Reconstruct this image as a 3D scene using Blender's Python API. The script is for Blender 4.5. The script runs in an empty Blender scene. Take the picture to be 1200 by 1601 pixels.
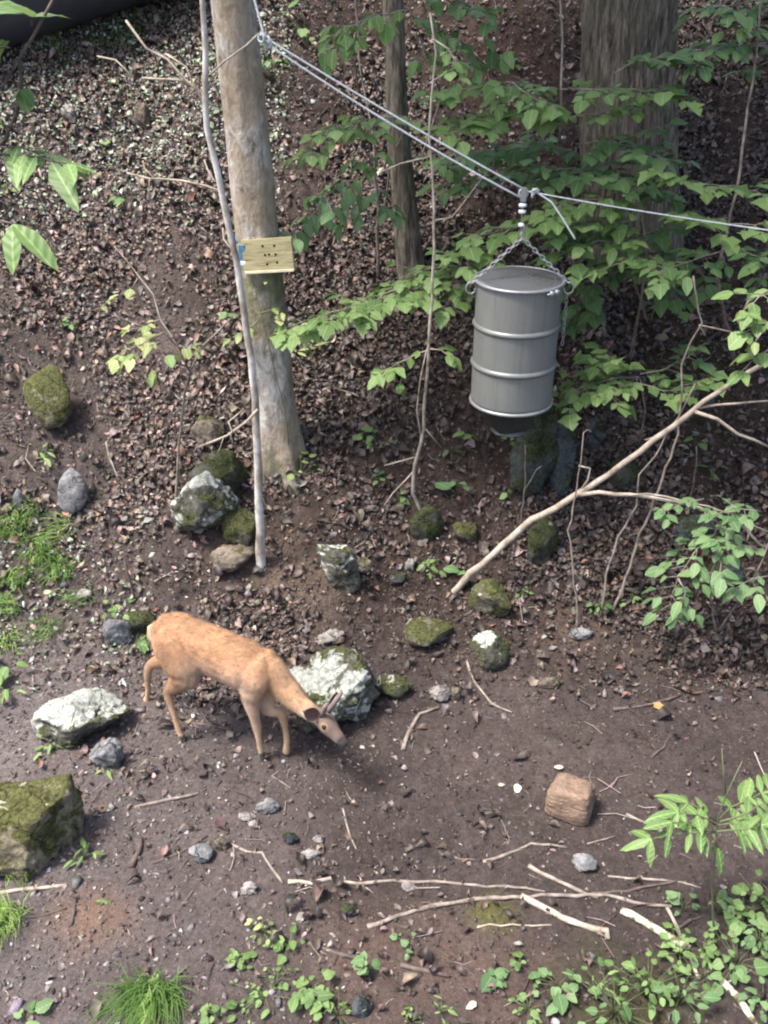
import bpy, bmesh, math, random
import numpy as np
from mathutils import Vector, Matrix, Quaternion, noise as mnoise

# ------------------------------------------------------------------ camera, world, sun, exposure
scene = bpy.context.scene
COL = scene.collection
F_PX, PITCH, EYE = 1500.0, math.radians(30), 4.5
cam_d = bpy.data.cameras.new('camera'); cam = bpy.data.objects.new('camera', cam_d); COL.objects.link(cam)
cam.location = (0, 0, EYE); cam.rotation_euler = (math.radians(90) - PITCH, 0, 0)
cam_d.sensor_fit = 'VERTICAL'; cam_d.sensor_height = 24; cam_d.lens = 24 * F_PX / 1601
cam_d.clip_start = .1; cam_d.clip_end = 500
scene.camera = cam

SUN_EL, SUN_DIR_DEG = 64, 200          # elevation; compass-like angle (from +X, counter-clockwise) the light comes from
world = bpy.data.worlds.new('World'); scene.world = world; world.use_nodes = True
wn = world.node_tree.nodes; wl = world.node_tree.links
bgn = wn['Background']; bgn.inputs[1].default_value = .128
sky = wn.new('ShaderNodeTexSky'); sky.sky_type = 'NISHITA'; sky.sun_disc = False
sky.sun_elevation = math.radians(SUN_EL); sky.sun_rotation = math.radians(90 - SUN_DIR_DEG)
sky.air_density = 1.0; sky.dust_density = 4.0; sky.ozone_density = 1.0
wl.new(sky.outputs[0], bgn.inputs[0])
sd = bpy.data.lights.new('sun', 'SUN'); so = bpy.data.objects.new('sun', sd); COL.objects.link(so)
sd.energy = 2.6; sd.angle = math.radians(13); sd.color = (1, .95, .88)
_a, _e = math.radians(SUN_DIR_DEG), math.radians(SUN_EL)
so.rotation_euler = Vector((math.cos(_a) * math.cos(_e), math.sin(_a) * math.cos(_e), math.sin(_e))).to_track_quat('Z', 'Y').to_euler()
vs = scene.view_settings; vs.view_transform = 'Standard'; vs.look = 'None'; vs.gamma = 1; vs.use_curve_mapping = False
vs.exposure = 1.68
scene.cycles.max_bounces = 6; scene.cycles.diffuse_bounces = 3; scene.cycles.transmission_bounces = 3
scene.cycles.use_denoising = True
scene.cycles.pixel_filter_type = 'BLACKMAN_HARRIS'; scene.cycles.filter_width = 2.1

rng = np.random.default_rng(7)
R = random.Random(11)

# ------------------------------------------------------------------ noise, terrain, pixel -> place
_tab = np.random.default_rng(3).random((256, 256))
def vn(x, y):
    x = np.asarray(x, float); y = np.asarray(y, float)
    xi = np.floor(x).astype(int); yi = np.floor(y).astype(int); fx = x - xi; fy = y - yi
    fx = fx * fx * (3 - 2 * fx); fy = fy * fy * (3 - 2 * fy)
    a = _tab[xi & 255, yi & 255]; b = _tab[(xi + 1) & 255, yi & 255]; c = _tab[xi & 255, (yi + 1) & 255]; d = _tab[(xi + 1) & 255, (yi + 1) & 255]
    return (a * (1 - fx) + b * fx) * (1 - fy) + (c * (1 - fx) + d * fx) * fy * 1.0 - .5
def softplus(s, k): return np.logaddexp(0, s / k) * k
def slope_s(x, y): return y - 5.75 - .25 * vn(x * .7 + 9, 3.3) + .05 * np.minimum(np.maximum(-x - 1, 0), 3)
def height(x, y):
    x = np.asarray(x, float); y = np.asarray(y, float)
    s = slope_s(x, y)
    z = .78 * softplus(s, .22)
    k = .5
    top = 5.6 + .12 * (y - 12)
    z = -k * np.logaddexp(-z / k, -np.maximum(top, .0) / k) + np.where(True, 0, 0)
    amp = np.clip((s + .4) / 1.2, 0, 1)
    z = z + amp * (.22 * vn(x * .9, y * .9) + .12 * vn(x * 2.3 + 5, y * 2.3)) + (1 - amp) * .03 * vn(x * 1.1, y * 1.1)
    return z
def ray(px, py):
    a = (px - 600) / F_PX; b = (800.5 - py) / F_PX
    return np.array([a, math.cos(PITCH) + b * math.sin(PITCH), -math.sin(PITCH) + b * math.cos(PITCH)])
_T = np.arange(1.5, 30, .01)
def ground(px, py, lift=0):
    r = ray(px, py); q = r[None] * _T[:, None]
    below = (q[:, 2] + EYE) < height(q[:, 0], q[:, 1]) + lift
    i = int(np.argmax(below)) if below.any() else len(_T) - 1
    return Vector((q[i, 0], q[i, 1], float(height(q[i, 0], q[i, 1]))))
def at(px, py, d):
    r = ray(px, py); t = d / r[1]
    return Vector((r[0] * t, d, EYE + r[2] * t))
def scale_at(p):                        # photo pixels per metre at a world point
    return F_PX / (p.y * math.cos(PITCH) + (EYE - p.z) * math.sin(PITCH))
def hz(x, y): return float(height(x, y))
def normal_at(x, y):
    e = .06
    return Vector((-(hz(x + e, y) - hz(x - e, y)) / (2 * e), -(hz(x, y + e) - hz(x, y - e)) / (2 * e), 1)).normalized()

# ------------------------------------------------------------------ object helpers
def tag(o, label=None, cat=None, group=None, kind=None):
    if label: o['label'] = label
    if cat: o['category'] = cat
    if group: o['group'] = group
    if kind: o['kind'] = kind
    return o
def thing(name, label, cat, loc=(0, 0, 0), rz=0, group=None):
    o = bpy.data.objects.new(name, None); COL.objects.link(o); o.empty_display_size = .1
    o.location = loc; o.rotation_euler = (0, 0, rz)
    return tag(o, label, cat, group)
def link(name, me, parent=None, loc=None, rot=None):
    o = bpy.data.objects.new(name, me); COL.objects.link(o)
    if parent: o.parent = parent
    if loc is not None: o.location = loc
    if rot is not None:
        if isinstance(rot, Quaternion): o.rotation_mode = 'QUATERNION'; o.rotation_quaternion = rot
        else: o.rotation_euler = rot
    return o
class MB:
    def __init__(s): s.v = []; s.f = []
    def add(s, v, f):
        n = len(s.v); s.v += [tuple(q) for q in v]; s.f += [tuple(i + n for i in q) for q in f]; return s
    def tube(s, pts, rad, n=7, cap=True, ell=None):
        pts = [Vector(p) for p in pts]
        if not hasattr(rad, '__len__'): rad = [rad] * len(pts)
        V = []; Fc = []; u = None
        for i, p in enumerate(pts):
            t = (pts[min(i + 1, len(pts) - 1)] - pts[max(i - 1, 0)])
            t = t.normalized() if t.length > 1e-9 else Vector((0, 0, 1))
            if u is None:
                u = t.cross(Vector((0, 0, 1)) if abs(t.z) < .9 else Vector((1, 0, 0))).normalized()
            u = (u - t * u.dot(t)).normalized(); w = t.cross(u)
            for k in range(n):
                a = 2 * math.pi * k / n
                V.append(p + (u * math.cos(a) + w * math.sin(a)) * rad[i])
        for i in range(len(pts) - 1):
            for k in range(n):
                Fc.append((i * n + k, i * n + (k + 1) % n, (i + 1) * n + (k + 1) % n, (i + 1) * n + k))
        if cap:
            Fc.append(tuple(range(n - 1, -1, -1))); Fc.append(tuple((len(pts) - 1) * n + k for k in range(n)))
        return s.add(V, Fc)
    def lathe(s, prof, n=40, c=(0, 0, 0)):
        V = []; Fc = []
        for r, z in prof:
            for k in range(n):
                a = 2 * math.pi * k / n; V.append((c[0] + r * math.cos(a), c[1] + r * math.sin(a), c[2] + z))
        for i in range(len(prof) - 1):
            for k in range(n):
                Fc.append((i * n + k, i * n + (k + 1) % n, (i + 1) * n + (k + 1) % n, (i + 1) * n + k))
        if prof[0][0] > 1e-6: Fc.append(tuple(range(n - 1, -1, -1)))
        if prof[-1][0] > 1e-6: Fc.append(tuple((len(prof) - 1) * n + k for k in range(n)))
        return s.add(V, Fc)
    def box(s, c, d, rot=None):
        V = []
        for x in (-1, 1):
            for y in (-1, 1):
                for z in (-1, 1):
                    q = Vector((x * d[0] / 2, y * d[1] / 2, z * d[2] / 2))
                    if rot: q = rot @ q
                    V.append(q + Vector(c))
        return s.add(V, [(0, 1, 3, 2), (4, 6, 7, 5), (0, 4, 5, 1), (2, 3, 7, 6), (0, 2, 6, 4), (1, 5, 7, 3)])
    def torus(s, c, Rr, r, rot=None, n=20, m=8, sx=1, sy=1):
        V = []; Fc = []
        for i in range(n):
            a = 2 * math.pi * i / n
            for k in range(m):
                b = 2 * math.pi * k / m
                q = Vector(((Rr * sx + r * math.cos(b)) * math.cos(a), (Rr * sy + r * math.cos(b)) * math.sin(a), r * math.sin(b)))
                if rot: q = rot @ q
                V.append(q + Vector(c))
        for i in range(n):
            for k in range(m):
                Fc.append((i * m + k, ((i + 1) % n) * m + k, ((i + 1) % n) * m + (k + 1) % m, i * m + (k + 1) % m))
        return s.add(V, Fc)
    def mesh(s, name, m, smooth=True):
        me = bpy.data.meshes.new(name); me.from_pydata(s.v, [], s.f); me.update()
        if smooth: me.polygons.foreach_set('use_smooth', [True] * len(me.polygons))
        if m: me.materials.append(m)
        return me
    def build(s, name, m, parent=None, loc=None, rot=None, smooth=True, bevel=0):
        me = s.mesh(name, m, smooth)
        if bevel:
            bm = bmesh.new(); bm.from_mesh(me)
            bmesh.ops.bevel(bm, geom=[e for e in bm.edges if e.calc_face_angle(0) > .6], offset=bevel, segments=2, affect='EDGES', profile=.6)
            bm.to_mesh(me); bm.free()
        return link(name, me, parent, loc, rot)
def np_mesh(name, V, Q, m, cols=None, smooth=False):
    """mesh from numpy arrays; Q has a fixed number of corners per face; cols a per-vertex albedo"""
    me = bpy.data.meshes.new(name); nf, k = Q.shape
    me.vertices.add(len(V)); me.vertices.foreach_set('co', V.astype(np.float32).ravel())
    me.loops.add(nf * k); me.loops.foreach_set('vertex_index', Q.astype(np.int32).ravel())
    me.polygons.add(nf); me.polygons.foreach_set('loop_start', np.arange(0, nf * k, k, dtype=np.int32))
    me.update(calc_edges=True)
    if smooth: me.polygons.foreach_set('use_smooth', np.ones(nf, bool))
    if cols is not None:
        at_ = me.attributes.new('tint', 'FLOAT_COLOR', 'POINT')
        at_.data.foreach_set('color', np.hstack([cols, np.ones((len(cols), 1))]).astype(np.float32).ravel())
    me.materials.append(m)
    return me

# ------------------------------------------------------------------ materials
def nodes(name):
    m = bpy.data.materials.new(name); m.use_nodes = True
    nt = m.node_tree; return m, nt, nt.nodes['Principled BSDF'], nt.nodes['Material Output']
def N(nt, t, **kw):
    n = nt.nodes.new(t)
    for k, v in kw.items():
        if k.startswith('i_'):
            key = k[2:].replace('_', ' ')
            n.inputs[key].default_value = v
        else: setattr(n, k, v)
    return n
def coords(nt, stretch=(1, 1, 1), kind='Object'):
    tc = N(nt, 'ShaderNodeTexCoord'); mp = N(nt, 'ShaderNodeMapping'); mp.inputs['Scale'].default_value = stretch
    nt.links.new(tc.outputs[kind], mp.inputs[0]); return mp.outputs[0]
def noise_tex(nt, vec, sc, det=6, rough=.6, dist=0):
    n = N(nt, 'ShaderNodeTexNoise'); n.inputs['Scale'].default_value = sc; n.inputs['Detail'].default_value = det
    n.inputs['Roughness'].default_value = rough; n.inputs['Distortion'].default_value = dist
    nt.links.new(vec, n.inputs['Vector']); return n.outputs['Fac']
def ramp(nt, fac, stops, interp='LINEAR'):
    r = N(nt, 'ShaderNodeValToRGB'); cr = r.color_ramp; cr.interpolation = interp
    while len(cr.elements) < len(stops): cr.elements.new(.5)
    for e, (p, c) in zip(cr.elements, stops): e.position = p; e.color = (*c, 1) if len(c) == 3 else c
    nt.links.new(fac, r.inputs[0]); return r.outputs[0]
def mix(nt, fac, a, b, mode='MIX'):
    m = N(nt, 'ShaderNodeMix', data_type='RGBA', blend_type=mode)
    for s_, v in ((m.inputs[0], fac), (m.inputs[6], a), (m.inputs[7], b)):
        if hasattr(v, 'links'): nt.links.new(v, s_)
        else: s_.default_value = v if not isinstance(v, tuple) else (*v, 1)
    return m.outputs[2]
def math_n(nt, op, a, b=None):
    m = N(nt, 'ShaderNodeMath', operation=op)
    for i, v in enumerate((a, b)):
        if v is None: continue
        if hasattr(v, 'links'): nt.links.new(v, m.inputs[i])
        else: m.inputs[i].default_value = v
    return m.outputs[0]
def bump(nt, bs, h, strength=.5, dist=.02):
    b = N(nt, 'ShaderNodeBump'); b.inputs['Strength'].default_value = strength; b.inputs['Distance'].default_value = dist
    nt.links.new(h, b.inputs['Height']); nt.links.new(b.outputs[0], bs.inputs['Normal'])
def simple(name, stops, sc=8, rough=.8, spec=.25, stretch=(1, 1, 1), bmp=.4, bdist=.01, metal=0, det=6, bsc=None):
    m, nt, bs, _ = nodes(name); v = coords(nt, stretch)
    f = noise_tex(nt, v, sc, det); nt.links.new(ramp(nt, f, stops), bs.inputs['Base Color'])
    bs.inputs['Roughness'].default_value = rough; bs.inputs['Specular IOR Level'].default_value = spec; bs.inputs['Metallic'].default_value = metal
    if bmp: bump(nt, bs, noise_tex(nt, v, bsc or sc * 3, 5), bmp, bdist)
    return m
def leaf_mat(name, a, b, c, trans=.35, rough=.5):
    m, nt, bs, out = nodes(name)
    oi = N(nt, 'ShaderNodeObjectInfo'); v = coords(nt)
    f = noise_tex(nt, v, 6, 3)
    f2 = math_n(nt, 'ADD', math_n(nt, 'MULTIPLY', oi.outputs['Random'], .75), math_n(nt, 'MULTIPLY', f, .35))
    col = ramp(nt, f2, [(.1, a), (.5, b), (.95, c)])
    sx = N(nt, 'ShaderNodeSeparateXYZ'); nt.links.new(v, sx.inputs[0])
    ab = math_n(nt, 'ABSOLUTE', sx.outputs[0])
    rib = math_n(nt, 'LESS_THAN', ab, .018)
    col = mix(nt, math_n(nt, 'MULTIPLY', rib, .5), col, tuple(min(1, q * 1.7) for q in c))
    nt.links.new(col, bs.inputs['Base Color']); bs.inputs['Roughness'].default_value = rough; bs.inputs['Specular IOR Level'].default_value = .35
    w = N(nt, 'ShaderNodeTexWave', wave_type='BANDS', bands_direction='DIAGONAL'); w.inputs['Scale'].default_value = 3.2; w.inputs['Distortion'].default_value = 1.5
    cb = N(nt, 'ShaderNodeCombineXYZ'); nt.links.new(ab, cb.inputs[0]); nt.links.new(sx.outputs[1], cb.inputs[1]); nt.links.new(cb.outputs[0], w.inputs['Vector'])
    bump(nt, bs, w.outputs['Fac'], .25, .01)
    tr = N(nt, 'ShaderNodeBsdfTranslucent'); nt.links.new(mix(nt, .0, col, col), tr.inputs[0])
    ms = N(nt, 'ShaderNodeMixShader'); ms.inputs[0].default_value = trans
    nt.links.new(bs.outputs[0], ms.inputs[1]); nt.links.new(tr.outputs[0], ms.inputs[2]); nt.links.new(ms.outputs[0], out.inputs[0])
    return m
def tint_mat(name, rough=.7, spec=.3, sc=25, bmp=.3):
    m, nt, bs, _ = nodes(name)
    a = N(nt, 'ShaderNodeAttribute', attribute_name='tint'); v = coords(nt)
    f = noise_tex(nt, v, sc, 4)
    nt.links.new(mix(nt, 1.0, a.outputs['Color'], ramp(nt, f, [(.25, (.55, .55, .55)), (.75, (1.35, 1.35, 1.35))]), 'MULTIPLY'), bs.inputs['Base Color'])
    bs.inputs['Roughness'].default_value = rough; bs.inputs['Specular IOR Level'].default_value = spec
    if bmp: bump(nt, bs, f, bmp, .01)
    return m
def soil_mat():
    m, nt, bs, _ = nodes('soil'); v = coords(nt)
    a = N(nt, 'ShaderNodeAttribute', attribute_name='tint')
    f1 = noise_tex(nt, v, 2.2, 8, .65); f2 = noise_tex(nt, v, 38, 7, .7); f3 = noise_tex(nt, v, 140, 4, .7)
    c = ramp(nt, f2, [(.2, (.45, .44, .44)), (.5, (.95, .95, .95)), (.62, (1.2, 1.2, 1.2)), (.75, (2.0, 2.0, 2.05))])
    c = mix(nt, 1.0, a.outputs['Color'], c, 'MULTIPLY')
    c = mix(nt, .6, c, ramp(nt, f1, [(.3, (.8, .76, .75)), (.7, (1.2, 1.2, 1.2))]), 'MULTIPLY')
    nt.links.new(c, bs.inputs['Base Color']); bs.inputs['Roughness'].default_value = .9; bs.inputs['Specular IOR Level'].default_value = .15
    h = math_n(nt, 'ADD', f2, math_n(nt, 'MULTIPLY', f3, .4)); bump(nt, bs, h, .9, .03)
    return m
def rock_mat(name, base, lichen, moss, lich_amt, moss_amt, sc=1.0):
    moss = tuple(q * k for q, k in zip(moss, (.72, .74, .95)))
    """base stone with pale crusty lichen on what faces up and moss lower; object coordinates"""
    m, nt, bs, _ = nodes(name); v = coords(nt, (sc, sc, sc))
    oi = N(nt, 'ShaderNodeObjectInfo'); vm = N(nt, 'ShaderNodeVectorMath', operation='ADD'); nt.links.new(v, vm.inputs[0])
    sc_ = N(nt, 'ShaderNodeVectorMath', operation='SCALE'); cb = N(nt, 'ShaderNodeCombineXYZ')
    for i in range(3): nt.links.new(oi.outputs['Random'], cb.inputs[i])
    nt.links.new(cb.outputs[0], sc_.inputs[0]); sc_.inputs[3].default_value = 30; nt.links.new(sc_.outputs[0], vm.inputs[1]); v2 = vm.outputs[0]
    f1 = noise_tex(nt, v2, 9, 8, .65); f2 = noise_tex(nt, v2, 4.5, 10, .62, .6); f3 = noise_tex(nt, v2, 5.5, 8, .7, .3); f4 = noise_tex(nt, v2, 60, 5, .7)
    c = ramp(nt, f1, [(.3, tuple(q * .45 for q in base)), (.55, base), (.75, tuple(min(.7, q * 1.5) for q in base))])
    vo = N(nt, 'ShaderNodeTexVoronoi', feature='DISTANCE_TO_EDGE'); vo.inputs['Scale'].default_value = 5.5
    wv = N(nt, 'ShaderNodeVectorMath', operation='ADD'); nw = N(nt, 'ShaderNodeTexNoise'); nw.inputs['Scale'].default_value = 7; nw.inputs['Detail'].default_value = 5; nt.links.new(v2, nw.inputs['Vector'])
    sw = N(nt, 'ShaderNodeVectorMath', operation='SCALE'); sw.inputs[3].default_value = .22; nt.links.new(nw.outputs['Color'], sw.inputs[0]); nt.links.new(v2, wv.inputs[0]); nt.links.new(sw.outputs[0], wv.inputs[1]); nt.links.new(wv.outputs[0], vo.inputs['Vector'])
    ck = ramp(nt, vo.outputs['Distance'], [(.0, (1, 1, 1)), (.035, (0, 0, 0))]); ckm = math_n(nt, 'MULTIPLY', ck, ramp(nt, f3, [(.42, (0, 0, 0)), (.55, (.85, .85, .85))]))
    c = mix(nt, ckm, c, tuple(q * .25 for q in base))
    g = N(nt, 'ShaderNodeNewGeometry'); sx = N(nt, 'ShaderNodeSeparateXYZ'); nt.links.new(g.outputs['Normal'], sx.inputs[0])
    if moss_amt > 0:
        mk = math_n(nt, 'ADD', f3, math_n(nt, 'MULTIPLY', sx.outputs[2], .12))
        mk = ramp(nt, mk, [(.68 - moss_amt * .4, (0, 0, 0)), (.74 - moss_amt * .4, (1, 1, 1))])
        mc = ramp(nt, f4, [(.3, tuple(q * .45 for q in moss)), (.7, tuple(q * 1.4 for q in moss))])
        c = mix(nt, mk, c, mc)
    if lich_amt > 0:
        lk = math_n(nt, 'ADD', f2, math_n(nt, 'MULTIPLY', sx.outputs[2], .10))
        lk = ramp(nt, lk, [(.80 - lich_amt * .4, (0, 0, 0)), (.83 - lich_amt * .4, (1, 1, 1))])
        lc = ramp(nt, noise_tex(nt, v2, 22, 6, .7), [(.3, tuple(q * .45 for q in lichen)), (.5, lichen), (.75, tuple(min(.85, q * 1.2) for q in lichen))])
        c = mix(nt, lk, c, lc)
    dirt = ramp(nt, noise_tex(nt, v2, 30, 6, .75), [(.38, (.45, .42, .4)), (.55, (1, 1, 1))]); c = mix(nt, .75, c, dirt, 'MULTIPLY')
    nt.links.new(c, bs.inputs['Base Color']); bs.inputs['Roughness'].default_value = .92; bs.inputs['Specular IOR Level'].default_value = .2
    h = math_n(nt, 'ADD', math_n(nt, 'MULTIPLY', f1, .9), math_n(nt, 'MULTIPLY', f4, .45)); h = math_n(nt, 'SUBTRACT', h, math_n(nt, 'MULTIPLY', ckm, .5)); bump(nt, bs, h, 1, .035)
    return m

M = {}
M['soil'] = soil_mat()
M['litter'] = tint_mat('dead_leaf', .55, .4, 30)
M['grit'] = tint_mat('grit', .8, .25, 60)
M['lichen_rock'] = rock_mat('lichen_rock', (.13, .125, .095), (.47, .49, .43), (.12, .125, .04), .60, .42)
M['white_rock'] = rock_mat('white_crusted_rock', (.15, .145, .12), (.41, .43, .385), (.12, .125, .04), .66, .38)
M['block_rock'] = rock_mat('mossy_block', (.25, .215, .15), (.4, .38, .28), (.125, .125, .035), .16, .47, .8)
M['moss_rock'] = rock_mat('moss_rock', (.21, .19, .14), (.42, .42, .34), (.12, .125, .035), .28, .50)
M['dark_moss_rock'] = rock_mat('dark_moss_rock', (.085, .085, .068), (.3, .32, .26), (.065, .075, .022), .2, .5)
M['grey_rock'] = rock_mat('grey_rock', (.22, .22, .225), (.4, .4, .38), (.1, .11, .04), .12, .0)
M['slate'] = rock_mat('slate', (.075, .085, .095), (.3, .3, .3), (.06, .075, .025), .0, .3)
M['dark_slab'] = rock_mat('dark_slab', (.07, .078, .075), (.3, .3, .3), (.06, .07, .025), .0, .48)
M['pale_stone'] = rock_mat('pale_stone', (.33, .30, .28), (.45, .45, .42), (.1, .1, .04), .1, .0)
M['brown_stone'] = rock_mat('brown_stone', (.2, .165, .13), (.4, .38, .33), (.1, .1, .03), .0, .15)
M['wood_grey'] = simple('weathered_twig', [(.3, (.09, .07, .057)), (.5, (.20, .165, .14)), (.75, (.36, .31, .27))], 14, .8, .25, (1, 1, 1), .5, .004)
M['wood_pale'] = simple('pale_twig', [(.3, (.13, .10, .078)), (.45, (.26, .215, .17)), (.6, (.37, .32, .26)), (.75, (.5, .45, .38))], 11, .75, .25, (1, 1, 1), .4, .004)
M['sapling_bark'] = simple('sapling_bark', [(.32, (.15, .12, .095)), (.46, (.3, .265, .225)), (.55, (.46, .43, .39)), (.7, (.6, .58, .55))], 9, .8, .25, (1, 1, .6), .5, .004)
M['wood_dark'] = simple('dark_twig', [(.3, (.05, .037, .033)), (.6, (.11, .085, .075)), (.8, (.19, .15, .13))], 20, .85, .2, (1, 1, 1), .5, .004)
M['wood_lichen'] = simple('lichen_log', [(.35, (.05, .045, .03)), (.48, (.14, .13, .07)), (.55, (.45, .46, .34)), (.8, (.6, .6, .48))], 16, .9, .2, (1, 1, 1), .7, .01)
M['stem_green'] = simple('green_stem', [(.3, (.06, .08, .035)), (.7, (.12, .14, .065))], 12, .6, .3)
M['leaf'] = leaf_mat('leaf_green', (.10, .17, .05), (.165, .265, .085), (.24, .345, .13), .42)
M['leaf_dark'] = leaf_mat('leaf_dark_green', (.07, .13, .045), (.115, .2, .07), (.17, .265, .105))
M['leaf_blue'] = leaf_mat('leaf_blue_green', (.075, .145, .058), (.125, .215, .088), (.185, .28, .125))
M['leaf_bright'] = leaf_mat('leaf_bright_green', (.085, .155, .05), (.14, .23, .075), (.21, .31, .11), .4)
M['leaf_yellow'] = leaf_mat('leaf_yellow_green', (.15, .23, .075), (.26, .33, .12), (.40, .41, .19), .4)
M['grass'] = leaf_mat('grass_blade', (.09, .165, .04), (.14, .25, .06), (.23, .34, .095), .3)

# ------------------------------------------------------------------ the ground sheet
def axis(lo, hi, step, far):
    a = list(np.arange(lo, hi, step)); g = step; x = hi; out = []
    while x < far[1]: out.append(x); g = min(g * 1.35, 6); x += g
    out.append(far[1]); pre = []; g = step; x = lo - step
    while x > far[0]: pre.append(x); g = min(g * 1.35, 6); x -= g
    pre.append(far[0]); return np.array(pre[::-1] + a + out)
gx = axis(-4.6, 4.6, .022, (-70, 70)); gy = axis(1.9, 12.2, .022, (-40, 90))
X, Y = np.meshgrid(gx, gy); Z = height(X, Y)
near = (np.abs(X) < 4.7) & (Y > 1.8) & (Y < 12.3)
fine = .022 * vn(X * 9, Y * 9) + .02 * vn(X * 21 + 3, Y * 21) + .012 * vn(X * 45, Y * 45 + 7)
SL = np.clip((slope_s(X, Y) + .5) / .9, 0, 1)
Z = Z + np.where(near, fine * (.8 + .3 * SL), 0)
def hz_fine(x, y):
    return height(x, y) + (.022 * vn(x * 9, y * 9) + .02 * vn(x * 21 + 3, y * 21) + .012 * vn(x * 45, y * 45 + 7)) * (.8 + .3 * np.clip((slope_s(x, y) + .5) / .9, 0, 1))
def patch(px, py, r):
    p = ground(px, py); d = np.hypot((X - p.x), (Y - p.y) * 1.0) + .25 * r * vn(X * 7, Y * 7) * 2
    return np.clip(1.25 - d / r, 0, 1)[..., None]
soil_c = np.array([.064, .050, .046]); slope_c = np.array([.048, .034, .028])
T = soil_c * (1 - SL[..., None]) + slope_c * SL[..., None]
mott = (vn(X * 1.3 + 40, Y * 1.3) + .6 * vn(X * 3.1, Y * 3.1 + 20))[..., None]
T = T * (1 + .45 * mott) * (1 + (.35 + .5 * SL[..., None]) * (vn(X * 41, Y * 41 + 5) + vn(X * 23 + 8, Y * 23))[..., None]).clip(.3, 2)
lightp = np.clip((-X - .2) / 2.2, 0, 1)[..., None] * (1 - .6 * SL[..., None])          # paler left side: stronger light there is put into the soil colour
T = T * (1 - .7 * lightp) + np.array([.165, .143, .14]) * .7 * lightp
for px, py, r, c, k in [(150, 1440, .24, (.20, .125, .085), .6), (110, 1425, .16, (.19, .125, .09), .45), (770, 1432, .13, (.09, .1, .025), .85), (600, 1500, .4, (.16, .105, .08), .35),
                        (760, 1520, .35, (.17, .11, .085), .35), (900, 990, .3, (.14, .1, .075), .4), (440, 870, .5, (.135, .1, .075), .5), (460, 935, .4, (.135, .1, .075), .4),
                        (1000, 1585, .4, (.06, .065, .02), .5), (60, 480, .5, (.05, .045, .03), .4), (1050, 520, .9, (.06, .05, .02), .5), (230, 590, .45, (.10, .078, .068), .7), (780, 100, .7, (.075, .042, .032), .6)]:
    w = patch(px, py, r) * k; T = T * (1 - w) + np.array(c) * w
idx = np.arange(X.size).reshape(X.shape)
Q = np.stack([idx[:-1, :-1], idx[:-1, 1:], idx[1:, 1:], idx[1:, :-1]], -1).reshape(-1, 4)
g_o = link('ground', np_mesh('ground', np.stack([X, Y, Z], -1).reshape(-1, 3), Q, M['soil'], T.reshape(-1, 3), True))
tag(g_o, kind='structure')

# ------------------------------------------------------------------ ground cover nobody could count: dead leaves, grit, twig bits
def in_view(x, y, z, margin=.5):
    cy, cz = y, z - EYE
    dep = cy * math.cos(PITCH) - cz * math.sin(PITCH); up = cy * math.sin(PITCH) + cz * math.cos(PITCH)
    return (dep > .5) & (np.abs(x) < dep * .4 + margin) & (np.abs(up) < dep * .534 + margin)
def scatter(n, dens):
    xs = rng.uniform(-5, 5, n); ys = rng.uniform(2.0, 12.4, n); z = hz_fine(xs, ys)
    k = in_view(xs, ys, z) & (rng.random(n) < dens(xs, ys)); return xs[k], ys[k], z[k]
def frames(xs, ys, tilt):
    e = .05
    nx = -(height(xs + e, ys) - height(xs - e, ys)) / (2 * e); ny = -(height(xs, ys + e) - height(xs, ys - e)) / (2 * e)
    n = np.stack([nx, ny, np.ones_like(nx)], -1) + rng.normal(0, tilt, (len(xs), 3)); n /= np.linalg.norm(n, axis=1)[:, None]
    a = rng.normal(size=(len(xs), 3)); u = a - (a * n).sum(1)[:, None] * n; u /= np.linalg.norm(u, axis=1)[:, None]
    return u, np.cross(n, u), n
def palette(n, cols, w, jit=.25):
    c = np.array(cols)[rng.choice(len(cols), n, p=np.array(w) / sum(w))]
    return c * (1 + rng.normal(0, jit, (n, 1)).clip(-.6, .8)) * (1 + rng.normal(0, .06, (n, 3)))
def litter_obj(name, label, xs, ys, zs, size, cols, tilt, curl, mat_, lift=.012):
    n = len(xs); u, w, nn = frames(xs, ys, tilt)
    rows = np.array([-.5, -.28, 0, .28, .55]); wid = np.array([.03, .27, .36, .24, .02]); lob = np.array([0, .05, -.05, .06, 0])
    tx = np.concatenate([np.array([-a_, 0, a_]) for a_ in wid]); ty = np.repeat(rows, 3)
    quads = np.array([[3 * i + j, 3 * i + j + 1, 3 * i + j + 4, 3 * i + j + 3] for i in range(4) for j in range(2)])
    k = len(tx); s = size[:, None]
    asp = rng.uniform(.45, 1.2, (n, 1)); cu = rng.normal(.7 * curl, curl, (n, 1)); cv = rng.normal(0, curl, (n, 1)); tw = rng.normal(0, curl, (n, 1))
    lx = tx[None] * asp + rng.normal(0, .05, (n, k)); ly = ty[None] * 1.15 + rng.normal(0, .045, (n, k))
    lz = cu * (lx ** 2) * 2.6 + cv * ly ** 2 * 1.3 + tw * lx * ly * 1.4 + rng.normal(0, .035, (n, k))
    lz = lz - lz.min(1, keepdims=True) * .7
    base = np.stack([xs, ys, zs + lift * rng.random(n)], -1)
    V = base[:, None] + s[..., None] * (lx[..., None] * u[:, None] + ly[..., None] * w[:, None] + lz[..., None] * nn[:, None])
    Qd = (quads[None] + (np.arange(n) * k)[:, None, None]).reshape(-1, 4)
    o = link(name, np_mesh(name, V.reshape(-1, 3), Qd, mat_, np.repeat(cols, k, 0).clip(.01, .8), True))
    return tag(o, label, None, None, 'stuff')
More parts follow.
